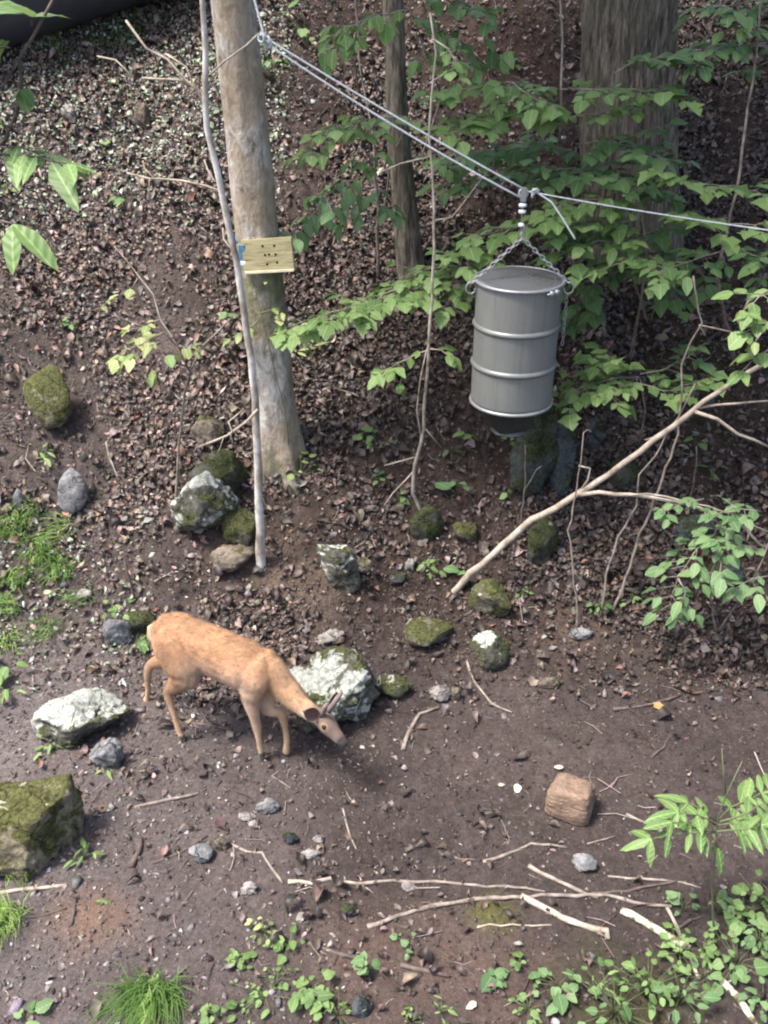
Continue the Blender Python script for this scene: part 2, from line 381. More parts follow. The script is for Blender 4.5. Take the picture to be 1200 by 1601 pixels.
def dens_slope(x, y):
    s = slope_s(x, y)
    bare = np.clip(.42 + 1.8 * vn(x * 1.1 + 17, y * 1.1) + .8 * vn(x * 2.7, y * 2.7 + 9), .12, 1)
    return np.clip((s + .75) / .9, .05, 1) * bare * np.where((x < -1.8) & (y > 8.4), .75, 1)
LC = [(.026, .018, .015), (.052, .036, .029), (.098, .070, .058), (.165, .122, .103), (.28, .225, .20), (.10, .086, .082), (.115, .066, .047)]
xs, ys, zs = scatter(300000, dens_slope)
sz = rng.lognormal(math.log(.036), .45, len(xs)).clip(.012, .095)
brighter = (1 + .4 * np.clip((-xs + .4 - .0 * ys) / 2.2, 0, 1))[:, None]  # leaf colours lightened towards the left to imitate stronger light there
litter_obj('leaf_litter', 'brown dead leaves covering the slope', xs, ys, zs, sz, palette(len(xs), LC, [32, 32, 21, 6, .9, 4, 5]) * brighter, .24, .85, M['litter'], .035)
xs, ys, zs = scatter(75000, lambda x, y: np.clip((slope_s(x, y) + .75) / .9, .05, 1))
litter_obj('leaf_crumbs', 'fine crumbled leaf bits between the dead leaves', xs, ys, zs, rng.lognormal(math.log(.015), .4, len(xs)).clip(.006, .03), palette(len(xs), LC, [34, 32, 16, 4, .6, 3, 5]), .5, .7, M['litter'], .02)
# thin scatter over the trodden yard: mostly small pale scraps and broken leaf bits
xs, ys, zs = scatter(90000, lambda x, y: np.clip(1 - (slope_s(x, y) + .3) / .8, 0, 1) * np.clip(.26 - .26 * x / 1.6 + .4 * vn(x * 1.7, y * 1.7), .03, 1))
sz = rng.lognormal(math.log(.0135), .5, len(xs)).clip(.006, .05)
litter_obj('leaf_scraps', 'small pale leaf scraps over the trodden dirt', xs, ys, zs, sz, palette(len(xs), [(.085, .065, .06), (.15, .122, .114), (.24, .205, .195), (.33, .30, .29)], [44, 36, 12, 2]), .3, .6, M['litter'], .006)
def grit_obj(name, label, xs, ys, zs, size, cols, flat=.6):
    n = len(xs)
    bv = np.array([(1, 0, 0), (-1, 0, 0), (0, 1, 0), (0, -1, 0), (0, 0, 1), (0, 0, -1), (.6, .6, .5), (-.6, -.6, .45)])
    tris = np.array([(0, 6, 4), (6, 2, 4), (2, 1, 4), (1, 7, 4), (7, 3, 4), (3, 0, 4), (0, 2, 6), (1, 3, 7), (2, 0, 5), (1, 2, 5), (3, 1, 5), (0, 3, 5)])
    u, w, nn = frames(xs, ys, .3)
    L = bv[None] * (1 + rng.normal(0, .22, (n, 8, 3))) * np.array([1, .75, flat])[None, None]
    V = np.stack([xs, ys, zs], -1)[:, None] + size[:, None, None] * (L[..., :1] * u[:, None] + L[..., 1:2] * w[:, None] + L[..., 2:] * nn[:, None])
    o = link(name, np_mesh(name, V.reshape(-1, 3), (tris[None] + (np.arange(n) * 8)[:, None, None]).reshape(-1, 3), M['grit'], np.repeat(cols, 8, 0).clip(.01, .75)))
    return tag(o, label, None, None, 'stuff')
xs, ys, zs = scatter(70000, lambda x, y: np.clip(1 - (slope_s(x, y)) / .6, 0, 1) * .9)
grit_obj('dirt_clods', 'crumbs of dark dirt over the yard', xs, ys, zs, rng.lognormal(math.log(.0075), .5, len(xs)).clip(.003, .026), palette(len(xs), [(.045, .035, .032), (.075, .06, .056), (.11, .09, .085)], [4, 5, 1.2]))
xs, ys, zs = scatter(16000, lambda x, y: np.clip(.03 + .5 * ((x < -1.0 - .25 * (y - 5)) & (y < 6.4)) + .9 * ((y > 8.9) & (x < -.5) & (x < -1.2 + (y - 8.9) * .6)) - .3, .02, 1))
grit_obj('gravel', 'pale gravel bits along the top and left of the bank', xs, ys, zs, rng.lognormal(math.log(.017), .45, len(xs)).clip(.006, .05), palette(len(xs), [(.17, .16, .16), (.23, .22, .225), (.31, .3, .31), (.11, .1, .1)], [4, 4, 2, 3]))
def ground_cover():
    xs, ys, zs = scatter(95000, lambda x, y: np.clip(.95 * ((y > 8.6) & (x < -.9)) * np.clip((y - 8.4) / 1.2, 0, 1) + .35 * ((x < -1.75) & (y > 5.2) & (y < 6.6)) + .25 * vn(x * 2.2, y * 2.2) - .12, .0, 1))
    litter_obj('ground_cover', 'low grey-green creeping leaves on the bank', xs, ys, zs + .02, rng.lognormal(math.log(.03), .35, len(xs)).clip(.012, .06), palette(len(xs), [(.12, .16, .085), (.2, .235, .15), (.22, .23, .185), (.25, .26, .235), (.09, .08, .07)], [4, 5, 5, 4, 3]), .45, .5, M['litter'], .05)
ground_cover()
def twig_bits():
    xs, ys, zs = scatter(9000, lambda x, y: np.where(slope_s(x, y) > -.2, .7, .3)); n = len(xs); u, w, nn = frames(xs, ys, .12)
    ln = rng.lognormal(math.log(.07), .55, n).clip(.03, .30); r = ln * rng.uniform(.014, .03, n)
    b = rng.normal(0, .12, n); V = []
    for t, k in ((-1, 1), (0, .9), (1, .55)):
        c = np.stack([xs, ys, zs + .008 + r], -1) + u * (ln * t / 2)[:, None] + w * (b * ln * (1 - t * t))[:, None]
        for a in (0, 2.09, 4.19): V.append(c + (w * math.cos(a) + nn * math.sin(a)) * (r * k)[:, None])
    V = np.stack(V, 1); q = []
    for i in (0, 1):
        for k in range(3): q.append((i * 3 + k, i * 3 + (k + 1) % 3, i * 3 + 3 + (k + 1) % 3, i * 3 + 3 + k))
    Qd = (np.array(q)[None] + (np.arange(n) * 9)[:, None, None]).reshape(-1, 4)
    o = link('twig_litter', np_mesh('twig_litter', V.reshape(-1, 3), Qd, M['grit'], np.repeat(palette(n, [(.07, .05, .045), (.16, .125, .11), (.3, .25, .22), (.42, .36, .31)], [4, 5, 3, 1]), 9, 0).clip(.01, .7)))
    tag(o, 'tiny broken twigs strewn over dirt and slope', None, None, 'stuff')
twig_bits()

# ------------------------------------------------------------------ culvert-like dark pipe on the bank top
def bank_pipe():
    a, b = ground(-60, 97), ground(238, -6); a = a + (a - b) * .8; b2 = b + (b - a) * .5
    ax = (b2 - a).normalized(); up = Vector((0, 0, 1)); side = ax.cross(up).normalized(); r = .55
    if side.y < 0: side = -side
    off = side * r * -.25 + Vector((0, 0, r * 1.0))
    t = thing('drain_pipe', 'big smooth dark blue-grey pipe lying along the top of the bank', 'pipe', a + off)
    L = (b2 - a); n = 9
    mb = MB(); mb.tube([L * (i / 12) for i in range(13)], r, 40); pm = simple('dark_plastic', [(.3, (.035, .038, .05)), (.7, (.06, .064, .08))], 3, .45, .4, (1, 1, 1), .1)
    mb.build('pipe_shell', pm, t)
    for q in (.22, .62): MB().tube([L * q - ax * .05, L * q + ax * .05], r * 1.03, 40).build('pipe_collar', pm, t)
bank_pipe()

# ------------------------------------------------------------------ trees
def bark_smooth():
    m, nt, bs, _ = nodes('smooth_grey_bark'); v = coords(nt, (1, 1, .55)); vv = coords(nt)
    f = noise_tex(nt, v, 13, 10, .72, .5); c = ramp(nt, f, [(.32, (.10, .085, .066)), (.42, (.26, .23, .195)), (.52, (.42, .39, .355)), (.62, (.54, .515, .48)), (.74, (.64, .62, .60))])
    f2 = noise_tex(nt, v, 3.2, 6, .6); c = mix(nt, ramp(nt, f2, [(.44, (0, 0, 0)), (.54, (.8, .8, .8))]), c, mix(nt, f, (.11, .08, .05), (.40, .315, .21)))
    sx = N(nt, 'ShaderNodeSeparateXYZ'); nt.links.new(vv, sx.inputs[0])
    up = math_n(nt, 'ADD', sx.outputs[2], math_n(nt, 'MULTIPLY', noise_tex(nt, vv, 9, 6), 1.1))
    c = mix(nt, ramp(nt, up, [(.42, (.7, .7, .7)), (.66, (0, 0, 0))]), c, (.095, .095, .045))
    # a band of moss and algae under the board
    d = math_n(nt, 'ABSOLUTE', math_n(nt, 'SUBTRACT', up, 1.95)); c = mix(nt, ramp(nt, d, [(.1, (.75, .75, .75)), (.34, (0, 0, 0))]), c, (.10, .105, .05))
    nt.links.new(c, bs.inputs['Base Color']); bs.inputs['Roughness'].default_value = .9; bs.inputs['Specular IOR Level'].default_value = .2
    bump(nt, bs, math_n(nt, 'ADD', f, math_n(nt, 'MULTIPLY', noise_tex(nt, v, 45, 5), .5)), .8, .025); return m
def bark_rough():
    m, nt, bs, _ = nodes('ridged_bark'); v = coords(nt, (1, 1, .16)); f = noise_tex(nt, v, 30, 9, .72, .25); f2 = noise_tex(nt, coords(nt), 3, 5)
    c = ramp(nt, f, [(.36, (.035, .028, .022)), (.48, (.12, .1, .08)), (.56, (.22, .185, .15)), (.68, (.34, .3, .25))])
    c = mix(nt, ramp(nt, f2, [(.45, (0, 0, 0)), (.65, (.5, .5, .5))]), c, (.13, .13, .085))
    nt.links.new(c, bs.inputs['Base Color']); bs.inputs['Roughness'].default_value = .95; bs.inputs['Specular IOR Level'].default_value = .15
    bump(nt, bs, f, 1, .04); return m
M['bark_smooth'] = bark_smooth(); M['bark_rough'] = bark_rough()
def trunk_mesh(name, pts, rads, m, base, n=64, ridge=0, lump=.02, flare=0):
    """a trunk along pts (world), surface lumps and ridges as geometry; verts local to base"""
    V = []; seg = 150; P = [Vector(p) for p in pts]; L = [0]
    for a, b in zip(P, P[1:]): L.append(L[-1] + (b - a).length)
    for i in range(seg + 1):
        s = L[-1] * i / seg; k = max(j for j in range(len(L)) if L[j] <= s + 1e-6); k = min(k, len(L) - 2); t = (s - L[k]) / (L[k + 1] - L[k])
        c = P[k].lerp(P[k + 1], t); r = rads[k] * (1 - t) + rads[k + 1] * t; r *= 1 + flare * math.exp(-s / .22)
        for q in range(n):
            a = 2 * math.pi * q / n; e = 1 + lump * mnoise.noise((math.cos(a) * 1.6, math.sin(a) * 1.6, s * 1.7)) * 2
            e += flare * .35 * math.exp(-s / .2) * math.sin(a * 5 + 1)
            if ridge: e += ridge * (abs(mnoise.noise((math.cos(a) * 7, math.sin(a) * 7, s * .8))) * 1.6 - .5) + ridge * .5 * mnoise.noise((math.cos(a) * 18, math.sin(a) * 18, s * 2.5))
            V.append((c.x - base.x + r * e * math.cos(a), c.y - base.y + r * e * math.sin(a), c.z - base.z))
    Fc = [(i * n + q, i * n + (q + 1) % n, (i + 1) * n + (q + 1) % n, (i + 1) * n + q) for i in range(seg) for q in range(n)]
    return MB().add(V, Fc).mesh(name, m)
def crown_mesh(name, blobs, n, m, base, leaf=.17):
    V = []; 
    tot = sum(b[3] ** 3 for b in blobs); C = []; 
    for (x, y, z, r) in blobs:
        k = int(n * r ** 3 / tot); d = rng.normal(size=(k, 3)); d /= np.linalg.norm(d, axis=1)[:, None]
        q = d * (r * rng.random((k, 1)) ** .45) * np.array([1, 1, .6]); q += .35 * r * rng.normal(size=(1, 3)) * 0
        lum = vn(q[:, 0] * 1.7 + x, q[:, 1] * 1.7 + q[:, 2] * 2.1); q = q[lum > -.18]; C.append(q + np.array([x, y, z]))
    C = np.vstack(C); k = len(C)
    nn = rng.normal(size=(k, 3)) * .6 + np.array([0, 0, 1]); nn /= np.linalg.norm(nn, axis=1)[:, None]
    a = rng.normal(size=(k, 3)); u = a - (a * nn).sum(1)[:, None] * nn; u /= np.linalg.norm(u, axis=1)[:, None]; w = np.cross(nn, u)
    s = rng.uniform(.6, 1.3, (k, 1)) * leaf
    V = np.stack([C - u * s, C + w * s * .5 - nn * s * .1, C + u * s - nn * s * .3, C - w * s * .5 - nn * s * .1], 1).reshape(-1, 3) - np.array(base)[None]
    return np_mesh(name, V, np.arange(4 * k).reshape(-1, 4), m)
def limbs(parent, base, start, blobs, r, m):
    for (x, y, z, rr) in blobs:
        s = Vector(start) + Vector((0, 0, R.uniform(-1, 1.0))); e = Vector((x, y, z)); mid = s.lerp(e, .5) + Vector((0, 0, .35))
        MB().tube([s - base, mid - base, e - base], [r, r * .6, r * .2], 8).build('limb', m, parent)

# the smooth-barked tree with the board
b0 = ground(437, 704); top = at(364, 0, b0.y + .02); ext = top + (top - b0).normalized() * 6.5
t = thing('hardwood_tree', 'straight grey smooth-barked tree with a wooden board fixed to it', 'tree', b0)
mid1, mid2 = at(425, 600, b0.y), at(397, 330, b0.y)
link('trunk', trunk_mesh('trunk', [b0 - Vector((0, 0, .25)), b0 + Vector((0, 0, .02)), mid1, mid2, top, ext], [.19, .178, .165, .155, .147, .09], M['bark_smooth'], b0, 90, .018, .045, .5), t)
blobs = [(-2.3, 6.3, 9.4, 1.4), (-1.2, 6.5, 8.7, 1.3), (.1, 6.5, 8.0, 1.3), (-.4, 7.6, 9.0, 1.5), (.3, 8.2, 8.2, 1.2), (-1.4, 7.4, 10.4, 1.4), (-.6, 8.8, 8.8, 1.3), (-1.4, 5.5, 9.6, 1.0)]  # foliage out of view, placed to block the sun from the right slope
limbs(t, b0, top + Vector((-.1, 0, 3.6)), blobs, .06, M['bark_smooth']); link('unseen_crown', crown_mesh('unseen_crown', blobs, 4600, M['leaf'], b0), t)
TRUNK_AT = lambda z: mid2.lerp(top, (z - mid2.z) / (top.z - mid2.z))

# the massive old tree at upper right
b1 = ground(985, 375); top1 = at(980, -10, b1.y); ext1 = top1 + Vector((0, .1, 5))
t = thing('old_tree', 'massive old tree with ridged brown bark behind the leafy understorey', 'tree', b1)
link('trunk', trunk_mesh('trunk', [b1 - Vector((0, 0, .4)), b1 + Vector((0, 0, .1)), b1.lerp(top1, .5), top1, ext1], [.47, .44, .40, .37, .3], M['bark_rough'], b1, 200, .085, .035, .2), t)
blobs = [(2.2, 7.6, 7.6, 1.5), (1.0, 7.4, 8.2, 1.4), (3.4, 7.8, 7.3, 1.6), (2.0, 8.8, 8.9, 1.8), (3.8, 6.3, 7.9, 1.3), (.2, 8.6, 8.6, 1.3), (1.4, 6.6, 8.4, 1.1), (3.2, 9.6, 7.5, 1.7), (4.6, 8.6, 7.0, 1.6)]  # out-of-view foliage spread low over the right side to darken it
limbs(t, b1, top1 + Vector((0, 0, 2.6)), blobs, .1, M['bark_rough']); link('unseen_crown', crown_mesh('unseen_crown', blobs, 8500, M['leaf_dark'], b1), t)

# the slim tree behind
b2 = ground(643, 430); top2 = at(613, -10, b2.y + .1)
t = thing('slim_tree', 'slim grey-brown tree standing behind the rope between the two big trunks', 'tree', b2)
link('trunk', trunk_mesh('trunk', [b2 - Vector((0, 0, .3)), b2, at(622, 210, b2.y), top2, top2 + Vector((-.1, .1, 4))], [.135, .122, .092, .08, .05], M['bark_rough'], b2, 60, .03, .04, .25), t)
blobs = [(-.2, 9.1, 8.3, 1.2), (.7, 9.4, 7.9, 1.2), (.3, 8.4, 8.8, 1.1)]
limbs(t, b2, top2 + Vector((0, 0, 2.2)), blobs, .035, M['bark_rough']); link('unseen_crown', crown_mesh('unseen_crown', blobs, 2000, M['leaf_dark'], b2), t)

# ------------------------------------------------------------------ leaves
HALF = {
 'maple': [(.0, .0), (.12, -.04), (.34, .04), (.38, .22), (.56, .46), (.40, .55), (.30, .70), (.12, .88), (0, 1)],
 'ovate': [(.0, .0), (.17, .06), (.31, .22), (.36, .42), (.29, .66), (.14, .87), (0, 1)],
 'lance': [(.0, .0), (.09, .1), (.17, .32), (.165, .55), (.10, .8), (0, 1)],
 'heart': [(.0, .06), (.14, -.05), (.34, .0), (.46, .2), (.42, .48), (.24, .78), (0, 1)],
 'round': [(.0, .0), (.22, .02), (.40, .2), (.46, .5), (.36, .8), (.16, .96), (0, .99)]}
def leaf_mesh(kind, seed, m):
    r = random.Random(seed); h = HALF[kind]; rib = [0, .3, .62, 1]
    fold = r.uniform(-.05, .32); droop = r.uniform(.0, .4); tw = r.uniform(-.3, .3); side = r.uniform(-.16, .16); wav = r.uniform(.03, .1)
    def P3(x, y):
        return (x + side * y * y, y, fold * abs(x) * (1 - .3 * y) - droop * y * y + tw * x * y + wav * math.sin(9 * y + 3 * seed) * abs(x))
    V = [P3(0, y) for y in rib]; Fc = []
    for sg in (1, -1):
        o = []
        for (x, y) in h[1:-1]: V.append(P3(sg * x * r.uniform(.8, 1.15), y + r.uniform(-.03, .03))); o.append((len(V) - 1, y))
        ring = [(0, h[0][1])] + o + [(3, 1)]
        j = 0
        for (ia, ya), (ib, yb) in zip(ring, ring[1:]):
            ym = (ya + yb) / 2; k = 1 if ym < .48 else 2
            if k != j and j:
                f = (j, ia, k); Fc.append(f if sg > 0 else f[::-1])
            j = k
            if ia == k or ib == k: continue
            f = (k, ia, ib); Fc.append(f if sg > 0 else f[::-1])
    n0 = len(V); mb = MB().add(V, Fc)
    return mb.mesh('leaf', m)
_lm = {}
def leaf_data(kind, matn):
    k = (kind, matn)
    if k not in _lm: _lm[k] = [leaf_mesh(kind, 10 * i + 3, M[matn]) for i in range(12)]
    return R.choice(_lm[k])
NLEAF = [0]
def put_leaf(parent, p, d, up, size, kind, matn):
    """p local to parent's thing; d = direction base->tip; up = preferred normal"""
    d = d.normalized(); x = d.cross(up)
    x = x.normalized() if x.length > 1e-5 else Vector((1, 0, 0)); z = x.cross(d)
    mt = Matrix((x, d, z)).transposed()
    o = link('leaf', leaf_data(kind, matn), parent, p, mt.to_quaternion()); size *= R.choice((.62, .8, .9, 1, 1.05, 1.15)); o.scale = (size * R.uniform(.8, 1.15), size, size); NLEAF[0] += 1
    return o
def jit(s): return Vector((R.gauss(0, s), R.gauss(0, s), R.gauss(0, s)))
def resample(pts, step):
    out = [pts[0]]; 
    for a, b in zip(pts, pts[1:]):
        n = max(1, int((b - a).length / step))
        out += [a.lerp(b, (i + 1) / n) for i in range(n)]
    return out
def spray(parent, base, pts, halfw, size, kind, matn, stemmat, step=None, r0=.006, start=0., twigs=True, dens=1., droop=.14):
    """one branch with side twigs lying roughly level, leaves along them; world points"""
    halfw *= 1.35; dens *= 2.5; step = step or size * .85; pts = [Vector(p) for p in pts]
    path = resample(pts, .06); path = [p + jit(.006) if 0 < i < len(path) - 1 else p for i, p in enumerate(path)]; n = len(path)
    mb = MB(); mb.tube([p - base for p in path], [r0 * (1 - .75 * i / n) for i in range(n)], 6)
    todo = []; tot = 0; nxt = 0; L = sum((b - a).length for a, b in zip(path, path[1:])); sgn = 1
    for i in range(n - 1):
        a, b = path[i], path[i + 1]; t = b - a; tot += t.length
        if tot < L * start: continue
        if tot >= nxt:
            nxt = tot + step * R.uniform(.75, 1.2) / dens; t = t.normalized()
            side = t.cross(Vector((0, 0, 1))); side = side.normalized() if side.length > .2 else Vector((R.uniform(-1, 1), R.uniform(-1, 1), 0)).normalized()
            for sg in (sgn, -sgn):
                w = halfw * R.uniform(.35, 1.1) * (1 - .45 * abs(2 * tot / L - 1.1))
                dr = (side * sg + t * R.uniform(.2, .8) + Vector((0, 0, R.uniform(-.25, .2)))).normalized()
                if twigs and w > size * .9:
                    e = b + dr * w + Vector((0, 0, -.08 * w)); mb.tube([b - base, b.lerp(e, .5) - base + jit(.004), e - base], [r0 * .45, r0 * .35, r0 * .2], 4)
                    k = max(1, int(w / (size * .8))); 
                    for q in range(k):
                        pq = b.lerp(e, (q + .6) / k)
                        for s2 in (1, -1):
                            if R.random() < .8:
                                s3 = dr.cross(Vector((0, 0, 1))) * s2
                                todo.append((pq, (s3 + dr * R.uniform(.3, .9) + Vector((0, 0, -droop * R.uniform(.3, 1.6)))), R.uniform(.65, 1.1)))
                    todo.append((e, dr + Vector((0, 0, -droop)), R.uniform(.9, 1.2)))
                else:
                    todo.append((b, dr + Vector((0, 0, -droop * R.uniform(.2, 1.6))), R.uniform(.7, 1.12)))
            sgn = -sgn
    todo.append((path[-1], (path[-1] - path[-2]).normalized() + Vector((0, 0, -droop)), 1.1))
    br = mb.build('branch', M[stemmat], parent)
    for p, d, k in todo:
        put_leaf(br, p - base, d + jit(.12), (Vector((-.1, -.12, 1)) + jit(.17)).normalized(), size * k, ('ovate' if kind == 'maple' and R.random() < .4 else kind), matn)
    return br
def path_px(pl, d):
    """photo polyline -> world, d a distance or a pair from first to last"""
    d0, d1 = d if isinstance(d, tuple) else (d, d); n = len(pl) - 1
    return [at(x, y, d0 + (d1 - d0) * i / max(1, n)) for i, (x, y) in enumerate(pl)]
def shrub(name, label, cat, foot, stems, sprays, kind, matn, stemmat='wood_grey', r=.012, group=None):
    """foot: world point on the ground; stems: world polylines; sprays: (pixel polyline, d, halfw, size, opts)"""
    t = thing(name, label, cat, foot, 0, group)
    for s, rr in stems:
        p = resample([Vector(q) for q in s], .12); p = [q + jit(.004) if 0 < i < len(p) - 1 else q for i, q in enumerate(p)]
        MB().tube([q - foot for q in p], [rr * (1 - .6 * i / len(p)) for i in range(len(p))], 8).build('stem', M[stemmat], t)
    for sp in sprays:
        pl, d, hw, sz = sp[:4]; o = dict(sp[4]) if len(sp) > 4 else {}
        if name in ('ash_seedling', 'spindly_shrub', 'hickory_sapling'): o.setdefault('dens', 1.35)
        if label.startswith(('broad maple', 'widest leafy', 'dim leafy bush', 'tall leafy bush')): o.setdefault('dens', .66)
        k = o.pop('kind', kind); mm = o.pop('mat', matn)
        spray(t, foot, path_px(pl, d), hw, sz, k, mm, stemmat, **o)
    return t
def sunk(p, k=.06): return Vector((p.x, p.y, p.z - k))

# understorey saplings, right and centre
f = ground(748, 640)
shrub('maple_sapling', 'arching maple sapling whose low leafy branch reaches left towards the grey trunk', 'sapling', f, [([sunk(f), at(758, 560, f.y - .1), at(748, 445, 6.95)], .011)],
      [([(750, 442), (690, 440), (610, 462), (530, 485), (446, 512)], (6.95, 6.75), .22, .115), ([(745, 425), (700, 415), (650, 425), (600, 455)], (7.0, 6.95), .2, .105), ([(745, 455), (700, 470), (650, 470)], (6.8, 6.7), .16, .115)], 'maple', 'leaf')
f = ground(590, 432)
shrub('beech_sapling', 'thin sapling with drooping oval leaves above the wooden board', 'sapling', f, [([sunk(f), at(590, 330, f.y - .2), at(584, 220, f.y - .2), at(560, 90, f.y), at(555, -20, f.y)], .014)],
      [([(586, 268), (541, 283), (507, 305), (487, 337), (470, 362), (435, 368)], (7.7, 7.0), .13, .125, {'droop': .7}), ([(541, 283), (555, 310), (560, 335)], (7.5, 7.3), .12, .12, {'droop': .8}),
       ([(588, 300), (605, 300), (618, 330)], (7.6, 7.3), .13, .12, {'droop': .8}), ([(507, 305), (520, 330), (525, 350)], (7.1, 7.0), .1, .115, {'droop': .7})], 'ovate', 'leaf_blue')
f = ground(598, 330)
shrub('forked_sapling', 'pale green sapling with layered leaves left of the slim trunk', 'sapling', f, [([sunk(f), at(612, 250, f.y - .2), at(640, 185, 7.5)], .010)],
      [([(650, 183), (600, 186), (560, 188), (510, 205), (478, 240)], (7.5, 7.2), .2, .115), ([(590, 188), (575, 210), (580, 260)], (7.4, 7.2), .16, .11)], 'ovate', 'leaf')
f = ground(655, 250)
shrub('twiggy_sapling', 'twiggy sapling with loose leaves around the top of the slim trunk', 'sapling', f, [([sunk(f), at(690, 150, f.y - .3), at(640, 10, 7.6)], .011)],
      [([(640, 15), (590, 22), (550, 40), (512, 62)], (7.5, 7.3), .2, .125, {'droop': .6}), ([(640, 20), (690, 45), (735, 90)], (7.7, 7.6), .2, .11, {'mat': 'leaf_dark'}), ([(655, 60), (665, 90), (690, 110)], (7.6, 7.5), .16, .11), ([(640, 0), (700, -10), (760, 20)], (7.7, 7.5), .2, .11, {'mat': 'leaf_dark'}), ([(800, 60), (795, 80)], 7.6, .05, .14), ([(760, 50), (775, 90)], 7.8, .1, .13, {'mat': 'leaf_dark'})], 'ovate', 'leaf')
f = ground(668, 812)
shrub('slender_sapling', 'tall slender pale sapling whose bare stem crosses the leafy low branch', 'sapling', f,
      [([sunk(f), at(645, 770, f.y), at(648, 725, f.y - .03), at(662, 670, f.y - .05), at(668, 560, f.y - .1), at(675, 470, f.y - .12), at(679, 330, f.y - .12), at(672, 215, f.y - .12), at(680, 80, f.y - .1), at(672, 20, f.y - .1)], .0145),
       ([at(660, 690, f.y - .03), at(651, 640, f.y - .1), at(660, 570, f.y - .14), at(667, 545, f.y - .12)], .008), ([at(648, 715, f.y - .05), at(600, 728, f.y - .1)], .006), ([at(648, 735, f.y), at(615, 770, f.y - .03), at(600, 790, f.y - .1)], .007),
       ([at(672, 245, f.y - .12), at(625, 255, f.y - .1), at(598, 268, f.y - .05)], .006), ([at(677, 345, f.y - .1), at(705, 340, f.y), at(760, 270, f.y + .3)], .006), ([at(672, 130, f.y - .1), at(700, 110, f.y), at(735, 98, f.y + .1)], .006), ([at(660, 665, f.y), at(690, 700, f.y - .02)], .005)],
      [([(668, 548), (640, 560), (610, 575), (592, 585)], (6.55, 6.4), .12, .105), ([(668, 545), (690, 548), (705, 560)], (6.55, 6.5), .1, .10), ([(630, 585), (625, 600)], 6.4, .09, .11), ([(675, 60), (700, 75), (720, 110)], (6.5, 6.4), .14, .10)], 'ovate', 'leaf', 'wood_pale')
f = ground(870, 330)
shrub('maple_sapling', 'broad maple sapling with level sprays in front of the massive trunk', 'sapling', f, [([sunk(f), at(876, 200, 7.5), at(877, 60, 7.6), at(875, -10, 7.6)], .016)],
      [([(876, 140), (800, 128), (740, 138), (680, 150)], (7.5, 7.2), .30, .125), ([(876, 165), (810, 175), (745, 185), (700, 200)], (7.4, 7.0), .26, .12), ([(876, 140), (930, 140), (990, 138), (1050, 148)], (7.3, 7.0), .26, .125),
       ([(960, 115), (990, 95), (1040, 90)], (7.1, 7.0), .22, .11, {'mat': 'leaf_dark'}), ([(880, 185), (940, 175), (1000, 160), (1040, 148)], (7.3, 6.95), .2, .12), ([(800, 128), (830, 150), (870, 168)], (7.1, 6.9), .2, .12)], 'maple', 'leaf')
f = ground(905, 420)
shrub('shaded_sapling', 'dark shaded maple sapling low against the foot of the massive trunk', 'sapling', f, [([sunk(f), at(905, 330, 7.4), at(900, 230, 7.4)], .012)],
      [([(900, 225), (950, 220), (1000, 235), (1040, 250)], (7.4, 7.1), .26, .12), ([(900, 262), (860, 262), (820, 250)], (7.3, 7.2), .2, .115), ([(902, 280), (950, 275), (1005, 285)], (7.2, 7.0), .26, .12), ([(905, 240), (850, 225), (790, 235), (740, 240)], (7.5, 7.3), .2, .11)], 'maple', 'leaf_dark')
f = ground(985, 560)
shrub('leafy_bush', 'widest leafy maple bush directly right of the hanging drum chains', 'bush', f, [([sunk(f), at(1000, 480, 7.1), at(1010, 390, 7.0), at(1000, 320, 6.95)], .014)],
      [([(1005, 345), (940, 345), (870, 348), (800, 355), (735, 372)], (7.0, 6.8), .26, .118), ([(1008, 375), (950, 378), (900, 385), (870, 400)], (6.9, 6.7), .22, .12), ([(1000, 320), (940, 312), (880, 318), (850, 335)], (7.0, 6.8), .24, .11), ([(1010, 400), (1040, 410), (1060, 430)], (6.8, 6.6), .2, .12), ([(1000, 400), (960, 415), (925, 425)], (6.7, 6.6), .15, .12), ([(800, 355), (770, 380), (730, 395), (690, 400)], (6.85, 6.75), .18, .11), ([(900, 430), (905, 470), (925, 480)], (7.2, 7.1), .2, .13, {'mat': 'leaf_dark'}), ([(880, 470), (890, 505)], (7.2, 7.1), .14, .12, {'mat': 'leaf_dark'})], 'maple', 'leaf')
f = ground(1150, 560)
shrub('leafy_bush', 'tall leafy bush with big lobed leaves under the rope at the right edge', 'bush', f, [([sunk(f), at(1120, 430, 6.7), at(1150, 300, 6.8), at(1165, 200, 7.0), at(1185, 60, 7.1), at(1190, -10, 7.1)], .016)],
      [([(1150, 290), (1110, 290), (1070, 285), (1035, 270)], (6.8, 6.6), .2, .125), ([(1150, 305), (1180, 300), (1210, 310)], (6.8, 6.7), .2, .125), ([(1140, 340), (1100, 345), (1060, 335)], (6.7, 6.5), .22, .13), ([(1135, 390), (1100, 400), (1060, 415), (1030, 425)], (6.6, 6.4), .2, .135, {'mat': 'leaf_dark'}), ([(1135, 380), (1175, 395), (1210, 420)], (6.6, 6.4), .22, .135, {'mat': 'leaf_dark'}), ([(1140, 350), (1180, 350), (1220, 345)], (6.6, 6.4), .2, .13)], 'maple', 'leaf')
f = ground(1195, 420)
